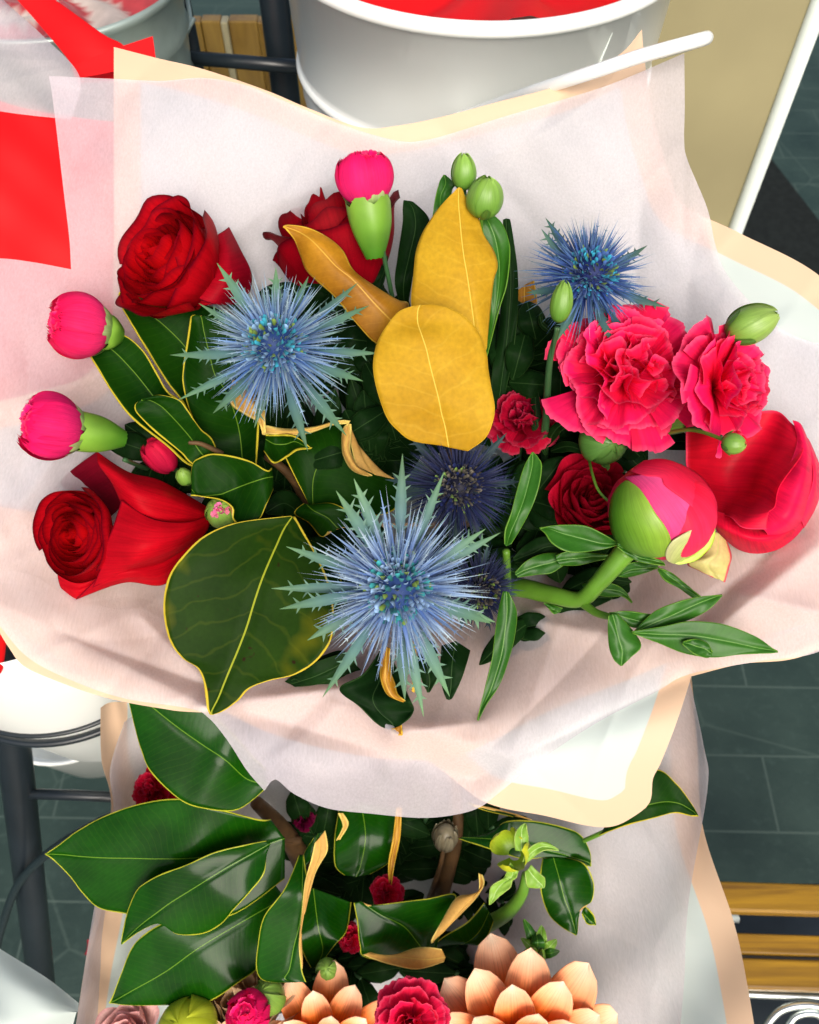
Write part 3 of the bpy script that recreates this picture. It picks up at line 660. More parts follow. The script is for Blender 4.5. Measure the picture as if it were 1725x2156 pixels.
# neighbouring bouquet at the left: red card paper and tissue
sheet([[(-80, 180, 60), (40, 225, 60), (180, 250, 61), (290, 260, 62)], [(-90, 400, 58), (40, 400, 59), (180, 410, 60), (300, 420, 61)], [(-90, 700, 58), (40, 720, 59), (180, 740, 60), (290, 730, 61)], [(-90, 1440, 57), (0, 1420, 59), (10, 1330, 60), (20, 1300, 61)]],
      M['redpaper'], 'red_wrapping_sheet', 'stiff plain red paper sheet at the left edge, half covered by the tissue', n=40)
sheet([[(10, -30, 66), (70, -30, 66.5), (100, -10, 67)], [(90, 60, 66), (160, 40, 66.5), (215, 70, 67)], [(150, 135, 66), (210, 105, 66.5), (262, 98, 67)], [(165, 175, 66), (240, 170, 66.5), (290, 160, 67)]],
      M['redpaper'], 'red_wrapping_sheet', 'red paper strip folded diagonally at the top left beside the zinc bucket', n=40)
sheet([[(150, 140, 64), (235, 105, 64), (322, 76, 64)], [(160, 165, 64), (240, 150, 64), (328, 122, 64)]], M['redpaper'], 'red_wrapping_sheet', 'small red paper corner poking up above the cream wrap corner', n=10, m=20, wob=.03)
sheet([[(-60, -60, 63), (-10, -20, 63.5), (12, 5, 64)], [(-60, 60, 61), (20, 60, 62), (90, 75, 63)], [(-60, 130, 60), (40, 130, 61), (168, 162, 62.5)], [(-60, 225, 59.5), (40, 240, 59.8), (150, 252, 60.3)]],
      M['tissue'], 'tissue_sheet', 'lavender shaded tissue sheet of the neighbouring bouquet at the top left', 'wrapping tissue', wob=.3)

# lower bouquet papers
rows = [[(212, 1490, 60), (240, 1478, 62), (330, 1480, 64), (700, 1480, 66), (1200, 1480, 64), (1400, 1400, 60), (1452, 1380, 57)],
        [(214, 1600, 60), (260, 1600, 63), (400, 1600, 67), (760, 1620, 72), (1150, 1620, 67), (1400, 1560, 60), (1468, 1560, 57)],
        [(234, 1700, 60), (280, 1720, 63), (420, 1740, 69), (760, 1760, 75), (1120, 1760, 68), (1400, 1720, 60), (1480, 1740, 57)],
        [(205, 1900, 59), (260, 1920, 62), (420, 1950, 69), (760, 1960, 76), (1120, 1960, 67), (1400, 1930, 60), (1545, 1940, 56)],
        [(178, 2040, 58), (240, 2060, 62), (420, 2080, 68), (760, 2100, 75), (1130, 2100, 66), (1420, 2080, 59), (1575, 2080, 55)],
        [(150, 2230, 57), (230, 2230, 61), (420, 2230, 67), (760, 2230, 74), (1150, 2230, 65), (1420, 2230, 58), (1600, 2230, 54)]]
sheet([[(x, y, d + 3.0 * max(0, 1 - x / 900.)) for x, y, d in q] for q in rows], M['wrap'], 'wrapping_sheet', 'pale aqua sheet with peach border wrapped around the lower bouquet', n=80, m=80, border='lr', wob=.2)
rows = [[(262, 1520, 58.5), (330, 1500, 62), (700, 1480, 65), (1200, 1470, 62), (1400, 1400, 58), (1440, 1380, 57.5)],
        [(232, 1620, 58), (330, 1620, 64), (760, 1620, 70), (1150, 1620, 65), (1420, 1560, 58.5), (1482, 1570, 56)],
        [(238, 1720, 58), (340, 1740, 66), (760, 1760, 73), (1120, 1760, 66), (1400, 1740, 59), (1490, 1660, 55.8)],
        [(200, 1905, 57.5), (320, 1950, 66), (760, 1960, 74), (1120, 1960, 65), (1360, 1930, 60), (1450, 1900, 57)],
        [(178, 2040, 57), (300, 2080, 65), (760, 2100, 73), (1130, 2100, 64), (1350, 2070, 59), (1440, 2080, 56.5)],
        [(150, 2230, 56), (300, 2230, 64), (760, 2230, 72), (1150, 2230, 63), (1380, 2230, 58), (1425, 2230, 56)]]
sheet([[(x, y, d + 3.0 * max(0, 1 - x / 900.)) for x, y, d in q] for q in rows], M['tissue'], 'tissue_sheet', 'pale pink tissue sheet lining the lower bouquet', 'wrapping tissue', n=90, m=90, wob=.2)
sheet([[(-60, 1960, 60), (20, 2010, 59), (100, 2060, 58), (166, 2112, 57.5)], [(-60, 2060, 58), (30, 2080, 57), (110, 2110, 56.5), (164, 2130, 57)], [(-60, 2170, 56), (20, 2158, 56), (90, 2150, 56), (160, 2135, 57)], [(-60, 2200, 57), (20, 2200, 57), (90, 2190, 57), (150, 2175, 58)]],
      M['wrap'], 'wrapping_sheet', 'cream wrapping corner of a third bouquet at the lower left corner', border='', wob=.2)

# ================================================================== UPPER BOUQUET : magnolia sprigs
G1 = 'magnolia sprigs among the flowers'
sg = thing('magnolia_sprig', at(640, 1150, 58), 'magnolia sprig of glossy yellow edged leaves at the left of the upper bouquet', 'sprig', G1)
stem(sg, [(640, 1200, 60), (640, 1060, 55), (610, 1000, 53), (560, 960, 52)], [14, 11, 8], 'bark', 'branch')
stem(sg, [(640, 1060, 55), (690, 980, 53), (730, 930, 53)], [10, 7], 'bark', 'branch')
leaf(sg, [(520, 930, 520, 932, 524, 930, 1.5, 1.5, 1.5), (420, 900, 450, 850, 500, 830, .8, 1.6, 0), (385, 847, 420, 780, 500, 740, 0, 1.2, .4), (350, 802, 390, 730, 490, 690, -.4, .8, .6), (300, 722, 340, 680, 470, 655, -.5, .5, .8), (268, 668, 300, 652, 410, 640, -.2, .3, .6), (253, 640, 275, 630, 340, 640, 0, .2, .3), (250, 618, 262, 616, 290, 624, 0, .1, .1), (258, 615, 262, 615, 268, 616)], 50, cup=.3)
leaf(sg, [(455, 985, 458, 984, 460, 980, 1.5, 1.5, 1.5), (400, 980, 410, 950, 430, 920, .5, 1.6, 1), (350, 937, 362, 885, 385, 850, 0, 1.2, .6), (280, 882, 320, 830, 352, 822, -.3, .8, .4), (240, 832, 280, 780, 326, 776, -.5, .6, .3), (200, 767, 235, 735, 300, 736, -.3, .4, .2), (178, 732, 196, 718, 262, 706, -.1, .3, .1), (162, 714, 170, 709, 215, 704), (160, 708, 162, 707, 165, 706)], 48.6, cup=.3)
leaf(sg, [(500, 990, 512, 985, 540, 985, 1, 1, 1), (440, 950, 505, 912, 545, 905, .6, 1.2, .4), (405, 880, 488, 850, 545, 850), (386, 815, 470, 815, 540, 800, -.3, .9, 0), (386, 775, 452, 787, 530, 760, -.3, .7, 0), (394, 720, 440, 740, 520, 720, -.3, .5, 0), (400, 680, 430, 700, 500, 690, -.2, .3, 0), (402, 667, 425, 670, 470, 672), (410, 663, 420, 664, 430, 667)], 48.8, cup=.2, wave=.3)
leaf(sg, [(470, 1010, 472, 1008, 474, 1004, 1, 1, 1), (405, 977, 425, 955, 450, 930), (380, 952, 400, 920, 425, 905), (330, 912, 365, 880, 410, 885, 0, .5, .2), (302, 885, 340, 855, 397, 865, 0, .4, .2), (287, 868, 315, 842, 378, 842, 0, .2, .1), (284, 855, 300, 843, 340, 832), (290, 847, 300, 840, 315, 836)], 47.2, cup=.5)
leaf(sg, [(575, 1030, 575, 1004, 572, 985, .8, .6, .6), (562, 1060, 560, 1006, 562, 990), (545, 1095, 535, 1014, 530, 972), (512, 1109, 505, 1025, 498, 962, -.4, .6, 0), (492, 1094, 480, 1035, 465, 956, -.6, .5, 0), (491, 1070, 465, 1041, 440, 956, -.6, .4, -.1), (468, 1053, 440, 1044, 420, 964, -.3, .2, -.2), (430, 1046, 418, 1044, 407, 974, 0, 0, -.2), (402, 1044, 404, 1030, 403, 1000)], 46.6, cup=.0, wave=.2)
leaf(sg, [(612, 1086, 616, 1088, 622, 1088, 1.5, 1.5, 1.5), (500, 1100, 598, 1115, 640, 1120, .6, 1.2, .8), (432, 1127, 582, 1150, 668, 1170, 0, .8, .5), (390, 1165, 565, 1188, 690, 1220, -.4, .5, .2), (360, 1205, 550, 1225, 702, 1275, -.5, .3, 0), (347, 1245, 535, 1270, 703, 1320, -.5, .2, -.1), (345, 1295, 520, 1320, 692, 1360, -.5, .1, -.2), (358, 1350, 503, 1365, 662, 1396, -.4, .1, -.3), (384, 1385, 490, 1396, 620, 1421, -.2, .1, -.3), (414, 1404, 480, 1420, 572, 1432, .1, .1, -.2), (428, 1432, 470, 1445, 528, 1448), (433, 1465, 460, 1470, 503, 1474), (437, 1494, 447, 1496, 470, 1497), (444, 1505, 446, 1505, 449, 1504)], 44.8, ('mag_old', 'magback'), cup=.1, wave=.2, n=60, mm=27, label='large old leaf with yellowing patch and brown spots')
# curled leaves
leaf(sg, [(655, 1070, 660, 1080, 670, 1090, 2, 2, 2), (600, 960, 660, 1010, 760, 1080, .5, 1.5, 1.5), (590, 915, 680, 970, 800, 1085, 0, 1.4, 1), (650, 905, 730, 950, 828, 1075, -.2, 1.2, .4), (700, 893, 745, 930, 838, 1062, -.3, 1, 0), (735, 894, 755, 940, 845, 1040, -.3, .6, 0), (738, 930, 770, 975, 842, 1015, 0, .2, 0), (748, 980, 790, 1000, 825, 1008)], 49.5, cup=0, wave=.1)
leaf(sg, [(733, 890, 735, 892, 740, 893), (722, 905, 732, 918, 740, 920, .1, -.3, 0), (720, 935, 728, 945, 738, 948, 0, -.5, 0), (724, 962, 740, 972, 752, 980, 0, -.5, 0), (742, 990, 756, 990, 768, 992, 0, -.4, 0), (775, 1003, 780, 1002, 785, 1001)], 48.8, ('magback', 'mag'), cup=0, wave=.05, label='rolled tan underside of the wavy leaf edge')
leaf(sg, [(553, 915, 556, 905, 558, 895), (600, 918, 600, 910, 604, 903, 0, -.3, 0), (650, 912, 655, 903, 660, 899, 0, -.3, 0), (700, 895, 705, 889, 712, 886, 0, -.2, 0), (734, 892, 736, 889, 738, 886)], 48.6, ('magback', 'mag'), cup=0, wave=.05)
leaf(sg, [(560, 915, 560, 925, 556, 950), (575, 915, 578, 935, 577, 975, 0, .4, -.2), (600, 915, 602, 935, 605, 962, 0, .5, -.3), (620, 918, 622, 930, 626, 948, 0, .3, -.1), (640, 930, 645, 940, 652, 945), (655, 945, 656, 943, 657, 942)], 48.2, cup=0, wave=.5, wf=14)
leaf(sg, [(483, 835, 490, 800, 530, 803, 0, -.2, 0), (490, 855, 510, 830, 535, 830, 0, -.7, 0), (520, 875, 530, 855, 556, 860, 0, -.7, 0), (545, 890, 548, 878, 558, 880, 0, -.3, 0), (553, 915, 556, 912, 560, 910, .3, .3, .3)], 47.4, ('magback', 'mag'), cup=0, wave=.1, label='pale yellow rolled leaf tip under the sea holly')
leaf(sg, [(608, 1128, 610, 1128, 614, 1127, .5, .5, .5), (612, 1150, 640, 1140, 680, 1150, -.2, .3, .4), (630, 1180, 665, 1180, 710, 1190, -.2, .3, .4), (641, 1205, 670, 1215, 720, 1230), (650, 1225, 680, 1230, 720, 1245), (660, 1222, 680, 1228, 700, 1230)], 47.6, wave=.4)
leaf(sg, [(640, 1060, 645, 1062, 650, 1064, .5, .5, .5), (620, 1080, 660, 1075, 700, 1060), (650, 1100, 690, 1090, 740, 1080), (676, 1130, 710, 1110, 760, 1100), (690, 1120, 720, 1110, 760, 1110)], 49.5, wave=.5)
stem(sg, [(398, 932, 46.2), (425, 935, 46.4), (468, 955, 47.2)], [4, 6], 'bark', 'leaf_stalk')
# golden sprig
gs = thing('magnolia_sprig', at(960, 1000, 56), 'magnolia sprig with upright golden yellow leaf backs in the middle', 'sprig', G1)
stem(gs, [(930, 1060, 60), (945, 960, 56), (980, 820, 54), (985, 700, 53)], [11, 8], 'bark', 'branch')
leaf(gs, [(930, 938, 945, 942, 985, 950, 1, 1, 1), (868, 928, 938, 900, 1020, 925, .5, .7, .5), (836, 905, 930, 870, 1036, 895, .2, .4, .1), (815, 880, 924, 840, 1042, 858, 0, .1, 0), (799, 838, 915, 805, 1034, 812, 0, 0, 0), (788, 795, 906, 770, 1028, 775, -.1, -.2, .1), (786, 760, 898, 735, 1025, 745, 0, -.3, 0), (795, 720, 888, 705, 1012, 706, .1, -.3, .1), (815, 685, 880, 680, 985, 672), (840, 656, 880, 655, 945, 648), (870, 644, 885, 642, 905, 641)], 44.2, ('gold', 'mag'), thick=.0003, cup=.2, wave=.15, n=60, mm=25, label='front oval golden leaf', wf=6)
leaf(gs, [(940, 760, 1000, 760, 1025, 735, .5, .5, .5), (880, 700, 999, 690, 1028, 700, .3, 0, .5), (866, 640, 992, 635, 1034, 640, .2, -.2, .4), (871, 575, 984, 580, 1040, 590, .3, -.4, .2), (876, 530, 977, 540, 1048, 560, .3, -.4, .3), (888, 494, 972, 500, 1040, 528, .3, -.3, .4), (903, 468, 969, 465, 1018, 492, .2, -.2, .3), (925, 437, 966, 432, 1005, 450, .1, -.1, .2), (948, 412, 966, 408, 985, 424), (964, 396, 967, 394, 973, 397)], 45.8, ('gold', 'mag'), thick=.0003, cup=.15, wave=.15, n=60, mm=25, label='tall pointed golden leaf', wf=7)
leaf(gs, [(850, 690, 855, 690, 860, 690, 2, 2, 2), (800, 725, 830, 680, 860, 640, 1, .6, .8), (750, 680, 790, 640, 838, 632, .4, 0, .5), (705, 625, 745, 590, 788, 602, .1, -.3, .3), (668, 592, 708, 560, 745, 570, 0, -.4, .2), (645, 568, 680, 530, 722, 528, 0, -.4, .1), (632, 535, 655, 505, 690, 500, 0, -.3, .1), (620, 505, 632, 490, 650, 480), (603, 484, 606, 479, 612, 474), (596, 478, 597, 477, 598, 476)], 47, ('brown', 'mag'), cup=.8, wave=.35, label='twisted brown gold leaf', n=56, mm=23)
leaf(gs, [(1005, 790, 1010, 790, 1016, 788, 2, 2, 2), (1025, 690, 1036, 700, 1050, 655, .6, 1, .5), (1030, 620, 1046, 640, 1067, 600, .3, .5, 0), (1030, 560, 1052, 570, 1074, 540, .2, .3, -.1), (1020, 510, 1045, 510, 1072, 508, .1, .2, 0), (1015, 475, 1032, 475, 1058, 472), (1014, 458, 1022, 456, 1040, 454), (1016, 450, 1020, 449, 1026, 448)], 47, ('green', 'green'), cup=.2, label='bright green leaf beside the tall golden one')
leaf(gs, [(905, 500, 910, 500, 925, 480, 1, 1, 1), (911, 455, 925, 450, 945, 440), (916, 420, 928, 415, 952, 400), (925, 385, 938, 388, 958, 388), (934, 368, 936, 368, 940, 370)], 47.5, ('green', 'green'), cup=.3)
leaf(gs, [(850, 660, 853, 660, 857, 660, 2, 2, 2), (832, 600, 850, 600, 868, 590), (838, 540, 862, 540, 885, 530), (848, 470, 875, 480, 905, 485), (848, 440, 870, 440, 900, 455), (850, 422, 856, 422, 870, 425)], 50, ('dark_shade_green', 'dark_shade_green'), cup=.3)
leaf(gs, [(1040, 880, 1045, 880, 1055, 870, 3, 3, 3), (1035, 800, 1058, 790, 1078, 760, 2, 2, 1.5), (1050, 690, 1070, 690, 1090, 660, 1.5, 1, 1), (1060, 590, 1076, 580, 1090, 570), (1058, 500, 1068, 500, 1082, 510), (1060, 462, 1066, 460, 1074, 462)], 49.4, ('dark_shade_green', 'magback'), cup=.3)
leaf(gs, [(1040, 860, 1050, 850, 1060, 830, 2, 2, 2), (1050, 800, 1075, 780, 1100, 740), (1072, 700, 1100, 680, 1130, 650), (1080, 620, 1105, 600, 1125, 590)], 52, ('brown', 'mag'), cup=.4, label='shaded brown leaf')
# lower sprig under the front sea holly
ls = thing('magnolia_sprig', at(860, 1360, 58), 'small curled magnolia leaves at the foot of the upper bouquet below the front sea holly', 'sprig', G1)
stem(ls, [(850, 1280, 60), (850, 1340, 56), (845, 1390, 54)], [8, 6], 'bark', 'branch')
leaf(ls, [(800, 1370, 810, 1372, 822, 1376, 1.5, 1.5, 1.5), (765, 1420, 800, 1430, 850, 1440, .3, 1, .6), (715, 1450, 785, 1470, 866, 1478), (760, 1490, 800, 1500, 872, 1494), (795, 1525, 825, 1522, 862, 1512), (822, 1536, 830, 1534, 840, 1530)], 45.4, ('dark_shade_green', 'magback'), cup=-.3, wave=.5, wf=12)
leaf(ls, [(808, 1360, 815, 1362, 822, 1365), (802, 1400, 812, 1405, 822, 1410, 0, -.3, 0), (802, 1430, 812, 1435, 832, 1440, 0, -.3, 0), (816, 1462, 826, 1466, 838, 1462, 0, -.3, 0), (845, 1476, 850, 1478, 856, 1476)], 44.9, ('brown', 'mag'), cup=.2, label='curled orange brown underside')
leaf(ls, [(862, 1350, 866, 1350, 872, 1350), (866, 1390, 872, 1390, 878, 1390), (868, 1430, 872, 1430, 876, 1430), (868, 1456, 870, 1457, 872, 1458)], 45.2, ('brown', 'mag'), cup=.2)
leaf(ls, [(825, 1534, 830, 1534, 846, 1526), (828, 1545, 838, 1543, 848, 1540), (846, 1548, 847, 1548, 848, 1547)], 45.2, ('brown', 'mag'), cup=.1)
leaf(ls, [(930, 1360, 960, 1350, 990, 1370, 1, 1, 1), (927, 1400, 952, 1400, 982, 1400), (930, 1440, 950, 1440, 968, 1440), (940, 1472, 946, 1474, 952, 1470)], 45.6, ('dark_shade_green', 'dark_shade_green'), cup=.5)
leaf(ls, [(610, 1440, 640, 1400, 660, 1390, 1, 1, 1), (620, 1430, 670, 1400, 720, 1370), (650, 1440, 700, 1420, 750, 1400), (700, 1440, 730, 1420, 760, 1410)], 47.2, ('dark_shade_green', 'dark_shade_green'), cup=.3)
leaf(ls, [(600, 1435, 612, 1440, 622, 1446, 1, 1, 1), (640, 1405, 660, 1425, 672, 1440), (690, 1385, 705, 1405, 715, 1420), (740, 1370, 745, 1380, 750, 1392)], 46.8, ('dark_shade_green', 'dark_shade_green'), cup=.3)
leaf(ls, [(880, 1360, 895, 1350, 915, 1350, 1, 1, 1), (880, 1400, 900, 1400, 925, 1400), (888, 1430, 905, 1432, 920, 1430), (900, 1458, 902, 1458, 905, 1457)], 46.6, ('dark_shade_green', 'dark_shade_green'), cup=.3)
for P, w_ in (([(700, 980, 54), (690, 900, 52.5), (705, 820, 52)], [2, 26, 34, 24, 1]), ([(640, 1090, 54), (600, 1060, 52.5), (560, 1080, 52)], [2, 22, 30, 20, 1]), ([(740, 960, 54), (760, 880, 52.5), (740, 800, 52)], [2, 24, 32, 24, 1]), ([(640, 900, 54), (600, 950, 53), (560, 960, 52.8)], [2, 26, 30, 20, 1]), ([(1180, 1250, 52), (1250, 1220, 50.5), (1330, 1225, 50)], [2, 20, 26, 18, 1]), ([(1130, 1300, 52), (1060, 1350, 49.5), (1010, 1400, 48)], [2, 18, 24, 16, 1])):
    blade(ls, P, w_, mat=('dark_shade_green', 'dark_shade_green'))
# filler foliage with interior shade put into its colour: one leafy stem after another
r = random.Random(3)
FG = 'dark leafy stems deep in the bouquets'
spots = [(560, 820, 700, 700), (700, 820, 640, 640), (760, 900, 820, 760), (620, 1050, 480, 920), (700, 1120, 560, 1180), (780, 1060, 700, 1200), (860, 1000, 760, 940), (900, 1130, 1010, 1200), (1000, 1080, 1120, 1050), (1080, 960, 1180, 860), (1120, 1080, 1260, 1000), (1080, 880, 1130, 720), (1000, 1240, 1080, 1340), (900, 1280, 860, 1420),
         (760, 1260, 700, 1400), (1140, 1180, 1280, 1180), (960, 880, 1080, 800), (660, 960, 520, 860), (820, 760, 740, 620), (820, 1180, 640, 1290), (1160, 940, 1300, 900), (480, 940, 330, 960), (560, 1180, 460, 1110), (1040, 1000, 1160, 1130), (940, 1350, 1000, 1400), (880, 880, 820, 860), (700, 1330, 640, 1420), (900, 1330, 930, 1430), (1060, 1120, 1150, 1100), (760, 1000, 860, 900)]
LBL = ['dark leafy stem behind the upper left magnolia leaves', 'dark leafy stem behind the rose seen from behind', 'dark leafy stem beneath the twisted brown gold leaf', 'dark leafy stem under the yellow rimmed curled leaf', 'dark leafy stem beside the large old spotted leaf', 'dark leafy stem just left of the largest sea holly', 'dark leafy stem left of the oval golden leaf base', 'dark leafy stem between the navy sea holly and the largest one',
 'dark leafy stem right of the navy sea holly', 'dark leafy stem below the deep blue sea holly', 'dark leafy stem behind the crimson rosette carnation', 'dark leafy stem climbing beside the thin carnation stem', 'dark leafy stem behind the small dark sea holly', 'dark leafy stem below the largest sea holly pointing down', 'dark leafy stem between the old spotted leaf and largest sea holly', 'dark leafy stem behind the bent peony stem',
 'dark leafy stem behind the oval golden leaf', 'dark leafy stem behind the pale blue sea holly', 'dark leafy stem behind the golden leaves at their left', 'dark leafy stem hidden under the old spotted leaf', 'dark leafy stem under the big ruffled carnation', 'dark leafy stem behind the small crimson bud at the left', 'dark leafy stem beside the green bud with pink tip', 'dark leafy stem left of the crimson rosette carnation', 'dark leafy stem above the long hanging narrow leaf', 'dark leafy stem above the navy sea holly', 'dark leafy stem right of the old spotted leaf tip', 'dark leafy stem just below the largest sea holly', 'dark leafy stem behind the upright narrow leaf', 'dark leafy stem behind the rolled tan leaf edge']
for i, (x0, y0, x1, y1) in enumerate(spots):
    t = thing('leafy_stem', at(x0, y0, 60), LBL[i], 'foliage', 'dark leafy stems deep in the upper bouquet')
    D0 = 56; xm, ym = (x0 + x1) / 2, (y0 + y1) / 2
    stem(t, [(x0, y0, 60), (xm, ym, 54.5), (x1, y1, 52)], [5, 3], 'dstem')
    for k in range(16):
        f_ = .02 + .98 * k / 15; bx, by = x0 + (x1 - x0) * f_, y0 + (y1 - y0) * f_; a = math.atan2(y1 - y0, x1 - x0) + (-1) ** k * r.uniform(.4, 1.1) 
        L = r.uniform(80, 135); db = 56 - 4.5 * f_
        blade(t, [(bx, by, db), (bx + L * .5 * math.cos(a), by + L * .5 * math.sin(a), db - 1.0), (bx + L * math.cos(a), by + L * math.sin(a), db - .5 + r.uniform(-.5, 1))], [2, 22, 31, 24, 1], mat=('dark_shade_green', 'dark_shade_green'))
# ================================================================== UPPER BOUQUET : sea hollies
P_blue = [(.022, .085, .34), (.20, .36, .56), (.42, .55, .52), (.09, .19, .07), (.03, .26, .36)]
P_front = [(.04, .11, .40), (.25, .40, .62), (.46, .58, .56), (.11, .22, .09), (.03, .22, .24)]
P_mid = [(.012, .04, .26), (.06, .14, .40), (.16, .30, .34), (.05, .12, .06), (.03, .28, .42)]
P_navy = [(.003, .005, .035), (.012, .020, .10), (.022, .034, .10), (.02, .05, .05), (.10, .09, .07)]
sea_holly(580, 730, 44.5, (-.05, .12, 1), 160, 'pale blue sea holly in front of the dark red rose and above the curled leaf', 11, P_blue, [(650, 1010, 58), (620, 860, 52), (585, 745, 45.5)], bigL=1.26, big=15)
sea_holly(838, 1238, 42.0, (0, .0, 1), 185, 'largest pale blue sea holly, spiky grey green bracts, front centre of the bouquet', 12, P_front, [(830, 1330, 57), (835, 1280, 50), (838, 1245, 43)], n=640, bigL=1.36, big=16)
sea_holly(1240, 582, 46.5, (.12, .25, 1), 138, 'deep blue sea holly against the pink tissue above the big carnation', 13, P_mid, [(1150, 960, 58), (1190, 760, 53), (1236, 600, 47.5)], bigL=1.15, big=9)
sea_holly(965, 1025, 46.3, (.03, .05, 1), 128, 'navy sea holly with brownish centre below the oval golden leaf', 14, P_navy, [(940, 1150, 58), (955, 1080, 52), (965, 1035, 47.5)], bigL=1.02, big=8)
sea_holly(1010, 1240, 48.0, (.5, -.2, 1), 100, 'small dark sea holly half hidden behind the largest pale blue one', 15, P_navy, [(980, 1330, 58), (1000, 1280, 53), (1008, 1246, 49)], bigL=1.0, big=8)

def cgrid(mb, rows, c0, c1, n=34, m=30, wob=.05, seed=0, remap=True, rim=None):
    """smooth petal through rows of control points (x, y, depth)"""
    A0 = np.array(rows, float); A0[..., 2] = 44.2 + (A0[..., 2] - 45) * .58 if remap else A0[..., 2]; A1 = np.array([catmull(r_, m) for r_ in A0]); G = np.array([catmull(A1[:, j], n) for j in range(m)]).transpose(1, 0, 2)
    j = np.linspace(0, 1, m)[None]; i = np.linspace(0, 1, n)[:, None]; d = G[..., 2] + wob * np.sin(9 * i + seed) * (np.abs(j - .5) * 2) ** 2 + wob * .4 * np.sin(24 * i + 3 * j)
    C = lerp(c0, c1, np.broadcast_to(j, d.shape))
    if rim is not None:
        e = np.clip(1 - np.minimum(np.minimum(j, 1), np.minimum(i, 1 - i)) / .035, 0, 1) ** 1.5 * .8; e = np.broadcast_to(e, d.shape)[..., None]; C = C * (1 - e) + np.array(rim) * e
    mb.grid(at(G[..., 0], G[..., 1], d), C, np.dstack([np.broadcast_to(i, d.shape), np.broadcast_to(j, d.shape)]))
# ================================================================== roses
RIN, ROUT, RRIM = (.56, .002, .003), (.42, .002, .009), (.09, .001, .008)
GR = 'dark red roses'
def rose(x, y, d, axis, R, Hh, label, seed, path, n=26, opened=.5, curl=1., cols=(RIN, ROUT, RRIM), grp=GR, sep=True, squash=1., cat='rose', mat='rose', ruffle=.04):
    s = px(1, d); fr = frame(x, y, d, axis, seed * .7); root = thing('rose', at(*path[0]), label, cat, grp)
    mb = MB(); rose_petals(mb, fr, R * s, Hh * s, n, *cols, seed, opened, curl, ruffle, squash); mb.build('bloom', M[mat], root)
    if sep:
        mb = MB(); fr2 = frame(x, y, d, axis, 1); hug(mb, (fr2[0], fr2[1] + fr2[0][:, 2] * Hh * s * .18), R * .5 * s, Hh * s * .25, 5, .5, .08, .6, (.05, .14, .02), (.08, .2, .03), seed, tip=1, flare=.3); mb.build('calyx', M['calyx'], root)
    stem(root, path, [8, 9], 'dstem'); return root
RA = rose(430, 606, 51.3, (-.50, .30, .82), 122, 165, 'open dark red rose with spiral centre at the upper left of the bouquet', 3, [(640, 1050, 60), (560, 760, 57), (480, 630, 53)], n=36, opened=.40, curl=.7)
mb = MB()
for k, rw in enumerate([([(440, 505, 50.6), (466, 490, 50.3), (482, 478, 51.2)], [(448, 540, 49.6), (480, 535, 49.4), (506, 525, 51)], [(430, 580, 49.2), (480, 590, 48.9), (530, 580, 51.2)], [(380, 610, 49.2), (450, 640, 49.0), (520, 640, 51.6)]),
      ([(330, 612, 50), (300, 608, 50.2), (262, 600, 51)], [(380, 620, 49.4), (340, 628, 49.8), (290, 622, 51)], [(450, 640, 49.6), (400, 646, 50.2), (340, 640, 51.6)])]):
    cgrid(mb, rw, (.42, .002, .010), (.24, .002, .014), seed=k, remap=False, rim=(.12, .002, .012))
mb.build('outer_petals', M['rose'], RA, thick=.0005)
RB = rose(212, 1124, 48.6, (-.40, -.03, .92), 98, 96, 'dark red rose facing left with long smooth outer petals at the left side', 5, [(640, 1080, 60), (540, 1090, 55), (425, 1085, 51.5)], n=32, opened=.25, curl=.0, ruffle=.015, sep=False, squash=1.)
RBP = [([(204, 951, 49.3), (140, 1000, 50.2), (100, 1060, 51)], [(234, 1000, 49.6), (190, 1030, 50.6), (130, 1080, 51.4)], [(262, 1060, 50), (230, 1090, 51), (180, 1120, 52)]),
       ([(204, 951, 48.6), (270, 994, 48.9), (340, 1013, 49.6), (440, 1070, 51.6)], [(206, 975, 48.1), (280, 1018, 47.6), (350, 1040, 48.3), (441, 1080, 51.0)], [(234, 1014, 48.2), (285, 1048, 47.3), (355, 1068, 48.0), (441, 1090, 50.6)], [(252, 1052, 48.6), (300, 1082, 47.6), (360, 1100, 48.2), (440, 1100, 50.5)], [(262, 1080, 49.6), (310, 1110, 48.6), (370, 1125, 49), (438, 1112, 50.8)]),
       ([(256, 1052, 47.9), (320, 1092, 47.4), (390, 1100, 48.2), (438, 1086, 50.2)], [(240, 1105, 47.3), (310, 1125, 46.8), (385, 1122, 47.8), (441, 1098, 50.2)], [(217, 1158, 47.4), (300, 1160, 46.7), (375, 1142, 47.9), (440, 1108, 50.4)], [(212, 1195, 47.9), (280, 1190, 47.3), (360, 1165, 48.4), (434, 1120, 50.6)], [(195, 1237, 48.6), (255, 1212, 48.2), (335, 1190, 49.2), (424, 1132, 51)]),
       ([(218, 1170, 48.6), (280, 1180, 48.2), (350, 1165, 49.2), (430, 1125, 51)], [(205, 1215, 48.3), (275, 1208, 47.8), (345, 1200, 49.2), (418, 1145, 51.2)], [(160, 1262, 49.2), (262, 1226, 48.8), (346, 1230, 50.2), (400, 1165, 51.6)]),
       ([(120, 1200, 49.2), (170, 1225, 49.1), (215, 1205, 49.4)], [(128, 1235, 49.3), (165, 1248, 49.0), (205, 1232, 49.2)], [(150, 1258, 50), (160, 1264, 49.6), (190, 1246, 49.8)])]
mb = MB()
for k, rw in enumerate(RBP): cgrid(mb, [[(x, y, d - (1.5 if k else -.3) * (1 - .5 * max(0, x - 300) / 140)) for x, y, d in q] for q in rw], (.16, .001, .010) if k == 0 else (.40, .002, .010), (.10, .001, .010) if k == 0 else (.62, .002, .010), seed=k, remap=False, rim=(.13, .002, .012))
mb.build('outer_petals', M['rose'], RB, thick=.0005)
